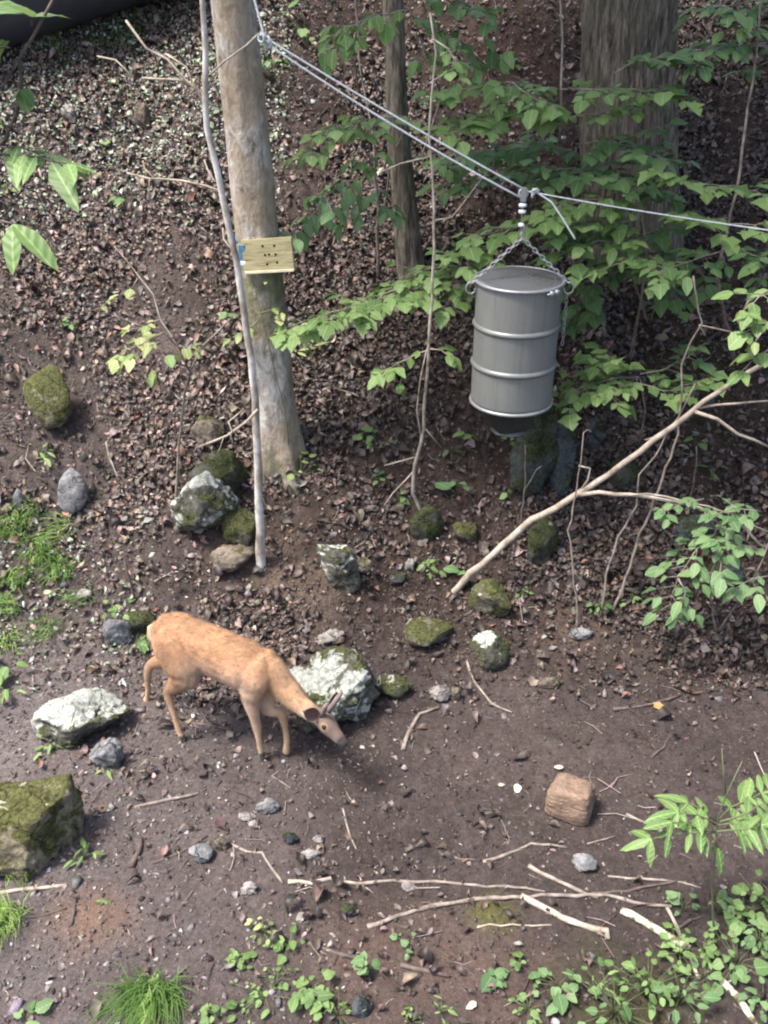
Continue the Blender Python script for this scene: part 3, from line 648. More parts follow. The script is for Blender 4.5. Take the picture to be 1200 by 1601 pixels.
shrub('drooping_sapling', 'high dim sapling drooping from the top right corner', 'sapling', f, [([sunk(f), at(1215, 250, 7.6), at(1205, 20, 7.4)], .013)],
      [([(1205, 70), (1150, 65), (1110, 75), (1065, 92)], (7.4, 7.1), .2, .125), ([(1205, 15), (1160, 8), (1115, 12)], (7.3, 7.1), .2, .125), ([(1130, 70), (1100, 95), (1080, 108)], (7.1, 7.0), .1, .11), ([(1205, 40), (1170, 40), (1140, 38)], (7.2, 7.0), .18, .12, {'mat': 'leaf_dark'}), ([(1205, 95), (1180, 105)], 7.4, .2, .11, {'mat': 'leaf_dark'})], 'ovate', 'leaf_blue')
f = ground(1240, 700)
shrub('grape_vine_bush', 'large-leaved vine at the right edge with one yellowing leaf', 'vine', f, [([sunk(f), at(1235, 600, 5.7), at(1210, 450, 5.7)], .012)],
      [([(1212, 445), (1190, 460), (1170, 490)], (5.7, 5.5), .13, .125), ([(1215, 500), (1185, 505), (1165, 520)], (5.6, 5.5), .12, .13), ([(1210, 540), (1180, 560), (1160, 580)], (5.6, 5.5), .12, .12), ([(1190, 520), (1180, 535)], 5.45, .03, .13, {'mat': 'leaf_yellow'}), ([(1170, 470), (1162, 485)], 5.6, .03, .09, {'mat': 'leaf_yellow'})], 'ovate', 'leaf')
f = ground(1000, 690)
shrub('maple_sapling', 'low maple sapling between the drum and the bare leaning branch', 'sapling', f, [([sunk(f), at(1010, 640, 6.6), at(1000, 590, 6.6)], .009)],
      [([(1000, 592), (960, 590), (920, 605), (890, 625)], (6.6, 6.45), .2, .11), ([(1000, 585), (1040, 575), (1075, 560), (1090, 545)], (6.7, 6.6), .16, .11, {'mat': 'leaf_dark'}), ([(1000, 600), (1035, 612), (1080, 600), (1110, 590)], (6.5, 6.4), .2, .11), ([(990, 580), (960, 562), (925, 560)], (6.7, 6.6), .16, .11), ([(985, 600), (960, 620), (980, 635)], (6.5, 6.4), .14, .11), ([(895, 590), (870, 570)], 6.6, .08, .1, {'mat': 'leaf_yellow'})], 'maple', 'leaf')
f = ground(1120, 985)
shrub('leafy_bush', 'bushy green seedling clump hanging over the dirt edge at right', 'bush', f, [([sunk(f), at(1110, 900, 5.6), at(1150, 800, 5.7)], .010), ([sunk(f), at(1180, 900, 5.5), at(1210, 830, 5.5)], .008)],
      [([(1150, 800), (1110, 840), (1080, 870), (1060, 900), (1048, 945)], (5.7, 5.45), .15, .105), ([(1110, 850), (1130, 880), (1120, 915)], (5.5, 5.4), .12, .10), ([(1195, 860), (1150, 850), (1120, 845)], (5.6, 5.5), .14, .10), ([(1205, 900), (1175, 905), (1150, 920)], (5.5, 5.4), .12, .105), ([(1100, 780), (1060, 790), (1035, 800)], (5.8, 5.7), .08, .085), ([(1060, 905), (1075, 925), (1055, 965)], (5.45, 5.35), .09, .10), ([(1190, 800), (1150, 795), (1110, 805)], (5.7, 5.6), .1, .09)], 'ovate', 'leaf_blue')
f = ground(1117, 1462)
shrub('ash_seedling', 'bright seedling with long pointed leaflets near the lower right edge', 'sapling', f, [([sunk(f), at(1113, 1390, f.y - .02), at(1118, 1310, f.y - .02), at(1135, 1240, f.y - .05), at(1160, 1190, f.y)], .006), ([at(1135, 1245, f.y - .05), at(1128, 1170, f.y)], .004)],
      [([(1118, 1300), (1080, 1300), (1045, 1305), (1018, 1312)], (3.3, 3.25), .085, .14, {'droop': .35}), ([(1120, 1290), (1090, 1275), (1060, 1270)], (3.35, 3.35), .085, .14), ([(1125, 1285), (1165, 1270), (1205, 1255)], (3.3, 3.3), .085, .14), ([(1120, 1300), (1150, 1300), (1190, 1290)], (3.22, 3.2), .085, .14), ([(1115, 1305), (1122, 1325)], 3.2, .085, .14, {'droop': .9}), ([(1150, 1260), (1190, 1240)], 3.4, .085, .14), ([(1122, 1285), (1095, 1262), (1075, 1255)], (3.4, 3.45), .085, .13), ([(1125, 1280), (1160, 1255), (1200, 1232)], (3.45, 3.5), .085, .135), ([(1120, 1300), (1075, 1285), (1050, 1285)], (3.3, 3.3), .085, .13), ([(1120, 1290), (1160, 1285), (1205, 1280)], (3.3, 3.3), .085, .135)], 'lance', 'leaf_bright', 'stem_green')
f = ground(1015, 500)
shrub('leafy_bush', 'dim leafy bush hiding the foot of the massive trunk', 'bush', f, [([sunk(f), at(985, 420, 7.35), at(975, 330, 7.4), at(985, 250, 7.4)], .010), ([sunk(f), at(1040, 440, 7.3), at(1060, 380, 7.3)], .008)],
      [([(985, 250), (940, 255), (890, 268), (850, 285)], (7.4, 7.2), .28, .12), ([(978, 300), (1020, 300), (1060, 310)], (7.35, 7.2), .24, .12), ([(975, 340), (930, 345), (885, 360)], (7.35, 7.25), .26, .12), ([(1055, 385), (1010, 395), (960, 405)], (7.3, 7.2), .26, .12), ([(1060, 400), (1090, 420), (1110, 445)], (7.2, 7.1), .2, .12), ([(985, 420), (940, 430), (895, 450)], (7.3, 7.2), .2, .12), ([(1000, 440), (1040, 450), (1075, 470)], (7.3, 7.2), .2, .12), ([(980, 370), (1030, 360), (1070, 350)], (7.3, 7.1), .22, .12), ([(985, 215), (1020, 200), (1045, 195)], (7.4, 7.3), .18, .11)], 'maple', 'leaf_dark')
f = ground(760, 330)
shrub('leafy_bush', 'low dim bush on the slope behind the pulley', 'bush', f, [([sunk(f), at(765, 280, 8.3), at(760, 230, 8.3)], .009)],
      [([(760, 235), (720, 240), (690, 250)], (8.3, 8.1), .28, .12), ([(760, 235), (810, 225), (850, 220)], (8.3, 8.1), .28, .12), ([(763, 260), (800, 262), (845, 275)], (8.2, 8.0), .26, .12), ([(765, 280), (730, 280), (700, 290)], (8.1, 8.0), .22, .12)], 'ovate', 'leaf_dark')
# hanging at the left edge: a roadside sapling rooted just outside the picture
f = Vector((-3.05, 4.9, hz(-3.05, 4.9)))
shrub('hickory_sapling', 'near sapling hanging in from the left edge with a dark curving branch', 'sapling', f,
      [([sunk(f), at(-120, 700, 4.9), at(-90, 330, 4.95), at(8, 215, 5.0), at(32, 150, 5.0), at(30, 92, 5.0), at(52, 55, 5.0), at(85, -5, 5.0)], .018), ([at(30, 92, 5.0), at(5, 130, 4.95), at(-30, 160, 4.9)], .009), ([at(-90, 330, 4.95), at(-40, 260, 4.9), at(0, 240, 4.9)], .008), ([at(-95, 380, 4.9), at(-40, 350, 4.7), at(0, 345, 4.6)], .008)],
      [([(0, 240), (40, 243), (80, 250), (105, 256)], (4.9, 4.8), .16, .25, {'kind': 'lance', 'dens': 2.2}), ([(-10, 228), (30, 232), (70, 240)], (5.0, 4.9), .13, .22, {'kind': 'lance', 'dens': 1.3}), ([(0, 345), (20, 350)], (4.6, 4.55), .08, .27, {'kind': 'lance', 'mat': 'leaf_bright', 'droop': .5}), ([(50, 40), (50, 25), (35, 22)], 5.0, .06, .23, {'kind': 'maple'}), ([(15, 75), (-10, 72)], 4.9, .09, .25, {'kind': 'maple'}), ([(20, 200), (-10, 190)], 4.9, .08, .2), ([(30, 125), (32, 140)], 4.95, .05, .11, {'kind': 'ovate'})], 'lance', 'leaf_bright', 'wood_dark')
# yellowing twiggy shrub on the left slope
f = ground(272, 790)
shrub('spindly_shrub', 'spindly shrub with small yellowing leaves left of the grey trunk', 'shrub', f,
      [([sunk(f), at(278, 700, f.y - .05), at(288, 620, f.y - .08), at(298, 578, f.y - .1), at(318, 540, f.y - .12), at(360, 498, f.y - .1)], .012), ([at(298, 585, f.y - .1), at(280, 545, 6.5), at(250, 500, 6.6), at(238, 460, 6.7), at(215, 430, 6.9), at(178, 385, 7.1)], .007), ([at(285, 550, 6.5), at(255, 520, 6.4), at(210, 505, 6.4), at(148, 485, 6.4)], .005), ([at(270, 528, 6.45), at(235, 540, 6.3), at(205, 570, 6.2)], .005)],
      [([(255, 520), (230, 535), (195, 548), (180, 560)], (6.4, 6.3), .14, .10), ([(280, 540), (290, 545), (305, 550)], 6.4, .12, .10), ([(250, 560), (240, 580)], 6.3, .1, .105), ([(250, 500), (225, 510), (200, 515)], 6.5, .1, .095), ([(240, 540), (262, 555)], 6.35, .12, .095, {'mat': 'leaf'}), ([(215, 435), (205, 452)], 6.9, .03, .08), ([(148, 485), (170, 470)], 6.4, .02, .07)], 'ovate', 'leaf_yellow', 'wood_grey')
f = ground(455, 735)
shrub('trunk_creeper', 'yellow-green creeper climbing the grey trunk below the board', 'vine', f, [([sunk(f), at(445, 640, b0.y - .2), at(425, 560, b0.y - .19), at(405, 480, b0.y - .19), at(395, 440, b0.y - .19)], .005)],
      [([(405, 490), (425, 485), (438, 490)], b0.y - .22, .05, .085), ([(418, 530), (430, 520), (436, 500)], b0.y - .22, .05, .085), ([(400, 450), (415, 440)], b0.y - .2, .04, .07), ([(405, 500), (375, 520), (358, 530)], (b0.y - .2, b0.y - .22), .05, .09), ([(380, 510), (365, 490), (352, 492)], (b0.y - .2, b0.y - .22), .05, .09, {'mat': 'leaf_blue'})], 'ovate', 'leaf_yellow', 'stem_green')

# the pale sapling close to the trunk, with bare forks
f = ground(406, 885); d0 = f.y
t = thing('bare_sapling', 'pale slim sapling with bare forks running up just left of the board', 'sapling', f)
pp = [sunk(f, .1)] + path_px([(408, 880), (406, 800), (402, 700), (396, 590), (382, 490), (370, 410), (355, 345), (340, 270), (323, 200), (320, 150), (321, 80), (316, 0), (313, -60)], (d0, d0 - .1)); pp = resample(pp, .15); pp = [q + jit(.003) for q in pp]
MB().tube([q - f for q in pp], [.034 - .019 * i / len(pp) + .016 * math.exp(-i / 1.5) for i in range(len(pp))], 12).build('stem', M['sapling_bark'], t)
for pl, r in [([(321, 165), (305, 140), (290, 125), (262, 92), (230, 75), (195, 30)], .008), ([(318, 152), (300, 130), (275, 124), (222, 122)], .008), ([(300, 128), (292, 105), (260, 85)], .005), ([(205, 118), (180, 95), (152, 86)], .005), ([(323, 120), (350, 95), (385, 70), (405, 52)], .006),
              ([(342, 300), (320, 290), (285, 283), (235, 278), (200, 270)], .008), ([(235, 280), (232, 310), (255, 330), (290, 345)], .005), ([(336, 285), (325, 265), (318, 252)], .005), ([(362, 390), (350, 375), (347, 358)], .006), ([(245, 280), (225, 262), (222, 250)], .004), ([(403, 640), (385, 660), (355, 680), (310, 700)], .010), ([(362, 676), (358, 660), (380, 640)], .006), ([(360, 678), (366, 700)], .005), ([(350, 685), (338, 715)], .004)]:
    MB().tube([q - f + jit(.004) for q in resample(path_px(pl, (d0 - .05, d0 + .1)), .1)], [r * (1 - .02 * i) if i < 30 else r * .4 for i in range(len(resample(path_px(pl, (d0 - .05, d0 + .1)), .1)))], 6).build('fork', M['wood_pale'], t)

# ------------------------------------------------------------------ board and strap on the trunk
def board():
    c = at(419, 397, 6.6); tz = c.z; tc = b0.lerp(top, (tz - b0.z) / (top.z - b0.z)); fr = tc.y - .165
    c = at(419, 397, fr - .03); s = scale_at(c); w, h, dp = 80 / s, 47 / s, .05
    t = thing('wooden_board', 'weathered yellowish board with dark holes screwed across the grey trunk', 'board', c, math.radians(-4))
    bm = bmesh.new(); bmesh.ops.create_cube(bm, size=1); bmesh.ops.scale(bm, vec=(w, dp, h), verts=bm.verts)
    bmesh.ops.bevel(bm, geom=bm.edges[:], offset=.004, segments=2, affect='EDGES'); me = bpy.data.meshes.new('plank'); bm.to_mesh(me); bm.free()
    wm = simple('planed_pine', [(.25, (.12, .10, .055)), (.45, (.29, .25, .135)), (.6, (.36, .32, .18)), (.78, (.44, .40, .26))], 9, .75, .2, (.9, 3, 7), .3, .004); me.materials.append(wm)
    pl = link('plank', me, t, (0, 0, 0), (math.radians(-6), math.radians(-4.5), 0))
    cut = bmesh.new()
    spots = [(-.08, .27), (.15, .26), (-.05, -.02), (.03, -.01), (.16, -.02), (-.03, -.32), (.17, -.28)]
    for x, z in spots:
        bmesh.ops.create_cone(cut, cap_ends=True, segments=12, radius1=.010, radius2=.010, depth=.06, matrix=Matrix.Translation((x * w, -dp / 2, z * h)) @ Matrix.Rotation(math.pi / 2, 4, 'X'))
    cm = bpy.data.meshes.new('cut'); cut.to_mesh(cm); cut.free(); co = bpy.data.objects.new('cut', cm); COL.objects.link(co); co.parent = t; co.rotation_euler = pl.rotation_euler
    md = pl.modifiers.new('b', 'BOOLEAN'); md.object = co; md.operation = 'DIFFERENCE'; md.solver = 'EXACT'
    bpy.context.view_layer.update(); dg = bpy.context.evaluated_depsgraph_get(); nm = bpy.data.meshes.new_from_object(pl.evaluated_get(dg)); pl.modifiers.clear(); pl.data = nm
    bpy.data.objects.remove(co)
    MB().box((.0, -.004, -h / 2 - .011), (w * .98, dp * 1.25, .02)).build('bottom_ledge', simple('raw_pine', [(.3, (.48, .43, .28)), (.7, (.62, .57, .4))], 15, .7, .25, (1, 4, 4), .3, .003), pl, smooth=False, bevel=.003)
    st = thing('ratchet_strap', 'blue strap with white tag beside the left end of the board', 'strap', tc)
    mb = MB(); rr = .158
    for dz in (-.02, .02): pass
    n = 40; V = []; Fc = []
    for i in range(n):
        a = 2 * math.pi * i / n
        for z, q in ((-.022, 0), (.022, 0), (.022, .004), (-.022, .004)): V.append(((rr + q) * math.cos(a), (rr + q) * math.sin(a), z))
    for i in range(n):
        for k in range(4): Fc.append((i * 4 + k, ((i + 1) % n) * 4 + k, ((i + 1) % n) * 4 + (k + 1) % 4, i * 4 + (k + 1) % 4))
    mb.add(V, Fc).build('band', simple('blue_webbing', [(.3, (.05, .12, .2)), (.7, (.10, .2, .3))], 40, .7, .2), st)
    pb = at(379, 398, fr - .015) - tc
    MB().box(pb, (.055, .05, .15)).build('buckle', simple('blue_paint', [(.3, (.06, .13, .2)), (.7, (.13, .23, .32))], 20, .5, .4), st, smooth=False, bevel=.006)
    MB().box(pb + Vector((.004, -.030, -.055)), (.04, .008, .03)).build('tag_plate', simple('white_tag', [(.3, (.6, .68, .72)), (.7, (.75, .8, .82))], 20, .5, .4), st, smooth=False, bevel=.002)
board()

# ------------------------------------------------------------------ hanging drum feeder, its pulley and ropes
def painted_metal(name, a, b, rough, metal=.0, bmp=.12):
    m, nt, bs, _ = nodes(name); v = coords(nt); vs_ = coords(nt, (9, 9, .5))
    f = noise_tex(nt, v, 5, 8, .65); f2 = noise_tex(nt, vs_, 2.2, 6, .7); f3 = noise_tex(nt, v, 45, 6, .7)
    c = mix(nt, math_n(nt, 'ADD', math_n(nt, 'MULTIPLY', f, .5), math_n(nt, 'MULTIPLY', f2, .5)), a, b)
    c = mix(nt, ramp(nt, f3, [(.60, (0, 0, 0)), (.68, (.7, .7, .7))]), c, (.13, .10, .075))
    st = ramp(nt, noise_tex(nt, coords(nt, (26, 26, .8)), 1.3, 7, .75), [(.5, (1, 1, 1)), (.62, (.68, .64, .58))]); c = mix(nt, .4, c, st, 'MULTIPLY')
    sc_ = ramp(nt, noise_tex(nt, coords(nt, (3, 3, 9)), 7, 8, .8), [(.63, (0, 0, 0)), (.68, (.5, .5, .5))]); c = mix(nt, sc_, c, (.36, .36, .34))
    nt.links.new(c, bs.inputs['Base Color']); bs.inputs['Metallic'].default_value = metal
    nt.links.new(ramp(nt, f, [(.3, (rough - .1,) * 3), (.7, (rough + .15,) * 3)]), bs.inputs['Roughness']); bump(nt, bs, f, bmp, .01); return m
M['drum'] = painted_metal('drum_grey', (.11, .115, .107), (.185, .19, .178), .55, .08)
M['zinc'] = painted_metal('galvanised', (.22, .225, .23), (.36, .365, .37), .42, .5, .2)
M['hoop'] = painted_metal('highlight_hoop', (.14, .145, .138), (.22, .225, .218), .36, .3)  # hoops coloured lighter than the drum to imitate highlights on the ribs
M['lid'] = painted_metal('lid_grey', (.13, .13, .135), (.32, .32, .33), .3, .6)
M['black'] = simple('black_housing', [(.3, (.012, .012, .012)), (.7, (.03, .03, .028))], 10, .5, .3)
M['rope'] = simple('pale_cord', [(.3, (.3, .33, .34)), (.7, (.5, .53, .54))], 60, .75, .2, (1, 1, 1), .6, .003)
def chain(mb, a, b, link_l=.042, r=.0045):
    a, b = Vector(a), Vector(b); n = max(2, int((b - a).length / (link_l * .78))); d = (b - a).normalized()
    q0 = d.to_track_quat('X', 'Z').to_matrix()
    for i in range(n):
        c = a.lerp(b, (i + .5) / n); rot = q0 @ Matrix.Rotation(math.pi / 2 * (i % 2), 3, 'X')
        mb.torus(c, .5, r, rot, 14, 6, link_l, link_l * .55)
DR = .2925; DH = .88
cd = at(812, 436, 6.33); dtop = cd                        # centre of the lid
def drum():
    bz = cd.z - DH
    t = thing('drum_feeder', 'grey steel drum game feeder hanging from chains over the slope', 'feeder', (cd.x, cd.y, bz), math.radians(20))
    pr = [(.0, .0), (DR - .004, .0), (DR + .004, .004), (DR + .004, .016), (DR - .004, .022)]
    for zz in (.02, .1, .2, .272): pr.append((DR - .006, zz))
    def hoop(z): return [(DR - .006, z - .022), (DR + .003, z - .012), (DR + .010, z), (DR + .003, z + .012), (DR - .006, z + .022)]
    pr += [(DR - .006, .57), (DR - .006, .86), (DR - .004, DH - .012)]
    zs_ = [.02 + (DH - .032) * i / 44 for i in range(45)]
    sh = MB().lathe([(DR - .006, z) for z in zs_], 96)
    sh.v = [(x * k, y * k, z) for x, y, z in sh.v for k in (1 + .016 * mnoise.noise((x * 5, y * 5, z * 4)) * mnoise.noise((x * 2 + 9, y * 2, z * 2)) - .012 * max(0, mnoise.noise((x * 7 + 3, y * 7, z * 6)) - .25),)]
    sh.build('drum_shell', M['drum'], t)
    MB().lathe([(.0, .004), (DR - .006, .004), (DR + .003, .0), (DR + .005, .008), (DR + .003, .018), (DR - .005, .022)], 72).build('bottom_rim', M['zinc'], t)
    for z in (.295, .575): MB().lathe(hoop(z), 72).build('hoop', M['hoop'], t)
    MB().lathe([(DR - .012, DH - .018), (DR - .012, DH + .003), (DR - .05, DH - .004), (DR * .6, DH + .002), (DR * .35, DH + .006), (.0, DH + .008)], 72).build('lid', M['lid'], t)
    rg = MB(); rg.torus((0, 0, DH - .004), DR + .001, .012, None, 72, 10); ring = rg.build('lid_ring', M['zinc'], t)
    # ring bolt facing the camera, slightly right
    a = math.radians(-52) - math.radians(20); cx, cy = (DR + .022) * math.cos(a), (DR + .022) * math.sin(a); tg = Vector((-math.sin(a), math.cos(a), 0))
    mb = MB(); p = Vector((cx, cy, DH - .022)); mb.tube([p - tg * .06, p + tg * .06], .006, 8); mb.box(p + tg * .028, (.026, .026, .034)); mb.box(p - tg * .02, (.026, .026, .034)); mb.build('ring_bolt', M['zinc'], ring)
    # two eye bolts with shackles left and right, in picture terms along the world X axis
    for sg in (-1, 1):
        dv = Matrix.Rotation(math.radians(-20), 3, 'Z') @ Vector((sg, -.12, 0)); p = dv.normalized() * (DR + .035); p.z = DH - .05
        mb = MB(); mb.tube([dv * (DR - .01) + Vector((0, 0, DH - .06)), dv * (DR + .012) + Vector((0, 0, DH - .06))], .008, 8)
        mb.torus(p, .034, .0065, dv.normalized().to_track_quat('X', 'Z').to_matrix() @ Matrix.Rotation(math.pi / 2, 3, 'X') , 18, 8, 1.0, 1.15); mb.build('shackle', M['zinc'], t)
        apex = Vector((0, 0, DH + .27)); mb = MB(); chain(mb, p + Vector((0, 0, .03)), apex); mb.build('chain', M['zinc'], t)
    dv = Matrix.Rotation(math.radians(-20), 3, 'Z') @ Vector((1, -.12, 0)); p = dv.normalized() * (DR + .03); p.z = DH - .09
    mb = MB(); chain(mb, p, p + Vector((0, 0, -.36)), .036, .0035); mb.build('loose_chain', M['zinc'], t)
    mb = MB(); mb.torus((0, 0, DH + .285), .5, .0055, Matrix.Rotation(math.pi / 2, 3, 'X'), 16, 8, .03, .05)
    mb.torus((0, 0, DH + .335), .5, .005, Matrix.Rotation(math.pi / 2, 3, 'Y'), 16, 8, .05, .026); mb.build('snap_link', M['zinc'], t)
    u = MB(); u.lathe([(.0, -.0), (.15, -.001), (.145, -.03), (.11, -.04)], 32); u.box((-.0, 0, -.115), (.27, .23, .155)); un = u.build('feeder_motor', M['black'], t, smooth=False, bevel=.006)
    MB().lathe([(.0, -.225), (.13, -.228), (.135, -.220), (.05, -.212), (.02, -.19)], 28).build('spinner_plate', simple('dull_plate', [(.3, (.1, .1, .09)), (.7, (.17, .17, .155))], 12, .5, .4, (1, 1, 1), .2, .004, .6), un)
    return t
drum()
knot1 = at(413, 58, 6.75); pul = at(818, 302, 6.33); wrap = TRUNK_AT(top.z + .28) ; wrap = Vector((wrap.x + .10, wrap.y - .12, wrap.z))
t = thing('pulley', 'small steel pulley with white beads on the cords above the drum', 'pulley', pul)
mb = MB(); mb.torus((0, 0, 0), .026, .010, Matrix.Rotation(math.radians(80), 3, 'X'), 20, 8); mb.build('wheel', M['zinc'], t)
mb = MB()
for s in (-1, 1): mb.box((0, s * .016, -.008), (.035, .004, .085))
mb.build('cheek_plate', M['zinc'], t, smooth=False, bevel=.001)
lk = [Vector((0, 0, -.05)), Vector((0.0, 0, -.15)), Vector((.0, 0, -.26)), Vector((cd.x - pul.x, 0, cd.z + .36 - pul.z))]
MB().tube(lk, .004, 6).build('hanger_wire', M['zinc'], t)
for dz, r in ((-.075, .024), (-.115, .022), (-.20, .018)):
    MB().lathe([(.0, -.014), (r, -.009), (r * 1.1, 0), (r, .009), (.0, .014)], 16, (0, 0, dz)).build('bead', simple('white_bead', [(.3, (.62, .66, .66)), (.7, (.75, .78, .78))], 10, .5, .4), t)
def rope_obj(name, label, pts, r, cat='rope', sag=0, parent=None, m=None):
    p = []
    for a, b in zip(pts, pts[1:]):
        k = 14
        for i in range(k): p.append(Vector(a).lerp(Vector(b), i / k) - Vector((0, 0, sag * 4 * (i / k) * (1 - i / k))))
    p.append(Vector(pts[-1])); o0 = p[0].copy()
    o = MB().tube([q - o0 for q in p], r, 8).build(name, m or M['rope'], parent, o0 if parent is None else o0 - parent.location)
    return tag(o, label, cat) if parent is None else o
hl = thing('haul_line', 'doubled pale cord running from the grey trunk down to the pulley', 'rope', knot1)
rope_obj('cord', None, [knot1, pul + Vector((-.005, 0, .028))], .0065, parent=hl, sag=.015); rope_obj('cord', None, [knot1 + Vector((.01, 0, -.035)), pul + Vector((-.02, -.01, -.024))], .0065, parent=hl, sag=.03)
rope_obj('lead', None, [wrap, knot1], .008, parent=hl)
mb = MB()
for i in range(6): mb.torus(jit(.012) + Vector((.012 * i - .02, 0, -.008 * i)), .022, .009, Matrix.Rotation(R.uniform(0, 3), 3, 'X') @ Matrix.Rotation(R.uniform(0, 3), 3, 'Y'), 12, 6)
mb.tube([Vector((.0, 0, -.02)), Vector((.01, 0, -.08))], .012, 6); mb.build('knot', M['rope'], hl)
mb = MB(); n0 = at(462, 95, 6.72) - knot1; mb.tube([n0 + Vector((0, 0, .0)), n0 + Vector((.02, 0, -.04)), n0 + Vector((.06, 0, -.055)), n0 + Vector((.075, 0, -.035))], .005, 6); mb.build('cord_loop', M['rope'], hl)
re = at(1400, 385, 6.0)
sl = thing('support_line', 'single taut cord running from the pulley off to the right', 'rope', pul)
rope_obj('cord', None, [pul + Vector((.03, 0, .01)), re], .005, parent=sl, sag=.02)
mb = MB(); 
for i in range(5): mb.torus(jit(.006) + Vector((.065, 0, .012)), .016, .009, Matrix.Rotation(R.uniform(0, 3), 3, 'X') @ Matrix.Rotation(R.uniform(0, 3), 3, 'Y'), 12, 6)
mb.build('knot', M['rope'], sl)
rope_obj('loose_end', None, [pul + Vector((.06, 0, .02)), at(862, 316, 6.28), at(878, 340, 6.25), at(899, 374, 6.22)], .006, parent=sl)
# post far right that the line is tied to is out of the picture: a trunk stands there
bt = Vector((re.x + .12, re.y + .1, hz(re.x + .12, re.y + .1)))
t = thing('anchor_tree', 'trunk outside the picture that holds the right end of the cord', 'tree', bt)
link('trunk', trunk_mesh('trunk', [bt - Vector((0, 0, .2)), bt, bt + Vector((0, 0, 4)), bt + Vector((.1, 0, 8))], [.2, .18, .15, .1], M['bark_rough'], bt, 40, .04, .03, .2), t)
link('unseen_crown', crown_mesh('unseen_crown', [(bt.x, bt.y, 8, 1.4), (bt.x - .6, bt.y + 1, 8.6, 1.3)], 1500, M['leaf_dark'], bt), t)

# ------------------------------------------------------------------ rocks
def rock_mesh(seed, dims, m, planes=9, sub=3, rough=.09, block=0.):
    r = random.Random(seed); bm = bmesh.new(); bmesh.ops.create_icosphere(bm, subdivisions=sub, radius=1)
    if block:
        for v in bm.verts:
            k = max(abs(v.co.x), abs(v.co.y), abs(v.co.z)); v.co = v.co.lerp(v.co / k * .85, block)
    pl = []
    for _ in range(planes):
        n = Vector((r.gauss(0, 1), r.gauss(0, 1), r.gauss(.1, .8))).normalized(); pl.append((n, r.uniform(.55, .85)))
    off = Vector((r.uniform(-50, 50), r.uniform(-50, 50), r.uniform(-50, 50)))
    for v in bm.verts:
        for n, d in pl:
            e = v.co.dot(n) - d
            if e > 0: v.co -= n * e * .92
        nn = v.co.normalized(); q = v.co * 1.6 + off
        v.co += nn * rough * (mnoise.noise(q) * 1.3 + mnoise.noise(q * 2.7) * .8 + mnoise.noise(q * 6) * .55 + (abs(mnoise.noise(q * 3.6 + off)) - .25) * .9 + (mnoise.noise(q * 13) * .3 + mnoise.noise(q * 26) * .16 if sub > 3 else 0))
    if sub >= 4:
        for v in bm.verts: v.co += v.co.normalized() * .035 * mnoise.noise(v.co * 9 + off)
    mx = [max(abs(v.co[i]) for v in bm.verts) for i in range(3)]
    for v in bm.verts: v.co = Vector((v.co.x / mx[0] * dims[0] / 2, v.co.y / mx[1] * dims[1] / 2, v.co.z / mx[2] * dims[2] / 2))
    me = bpy.data.meshes.new('rock'); bm.to_mesh(me); bm.free(); me.materials.append(m); me.polygons.foreach_set('use_smooth', [True] * len(me.polygons))
    return me
def rock(name, label, box, matn, seed, depth=.8, planes=11, sub=4, rough=.11, tilt=(0, 0, 0), embed=.25, hmin=.3, group=None, block=0., cat=None):
    x0, y0, x1, y1 = box; cx = (x0 + x1) / 2
    g = ground(cx, y1 - (y1 - y0) * .28); s = scale_at(g); w = (x1 - x0) / s * 1.08; dv = g - Vector((0, 0, EYE)); el = math.asin(-dv.z / dv.length)
    dep = w * depth; hv = (y1 - y0) / s; h = max((hv - dep * math.sin(el) * .8) / math.cos(el), w * hmin); h = h * (1.25 + embed)
    if dep * math.sin(el) > hv * .95: dep = hv * .85 / math.sin(el)
    o = link(name, rock_mesh(seed, (w, dep, h), M[matn], planes, sub, rough, block), None, (g.x, g.y, g.z + h * (.5 - embed)), tilt)
    return tag(o, label, cat or ('rock' if w > .12 else 'stone'), group)
rock('lichen_rock', 'largest white-crusted rock, right behind the head of the deer', (432, 1006, 592, 1158), 'white_rock', 4, .85, 12, 5, .12, (.05, .16, .3), .22, .4)
rock('lichen_rock', 'small pale-topped rock touching the right side of the largest rock', (584, 1046, 643, 1096), 'lichen_rock', 8, .8, 8)
rock('lichen_rock', 'flat white-crusted rock on the left in front of the hind legs', (60, 1078, 200, 1174), 'white_rock', 15, .65, 9, 5, .1, (0, -.08, .15), .12)
rock('mossy_rock', 'knobbly grey-green rock just below the flat white-crusted rock', (143, 1152, 197, 1208), 'grey_rock', 21, .8, 8, 4, .14)
rock('mossy_rock', 'big square mossy block at the left edge with a dark shadow', (-70, 1252, 128, 1364), 'block_rock', 33, .75, 7, 5, .09, (.05, -.06, .12), .22, .45, None, .62)
rock('lichen_rock', 'blocky pale lichen rock at the foot of the bare sapling', (270, 750, 374, 858), 'white_rock', 42, .7, 9, 5, .1, (0, 0, .2), .15, .6, None, .4)
rock('mossy_rock', 'dark mossy boulder lying above the blocky lichen rock', (300, 704, 396, 792), 'dark_moss_rock', 51, .8, 8, 4, .12)
rock('mossy_rock', 'greyish rounded rock between blocky lichen rock and bare sapling', (345, 798, 402, 856), 'moss_rock', 55, .8)
rock('earthy_rock', 'earth-coloured half-buried rock below the blocky lichen rock', (326, 846, 396, 896), 'brown_stone', 58, .8, 7, 4, .08, (0, 0, 0), .3)
rock('mossy_rock', 'oval mossy rock high on the left slope', (42, 598, 120, 682), 'moss_rock', 63, .55, 6, 4, .06, (-.5, 0, -.15), .1)
rock('grey_rock', 'smooth pointed grey rock below the oval mossy rock', (97, 753, 141, 810), 'grey_rock', 71, .5, 6, 4, .04, (-.4, .2, 0), .1)
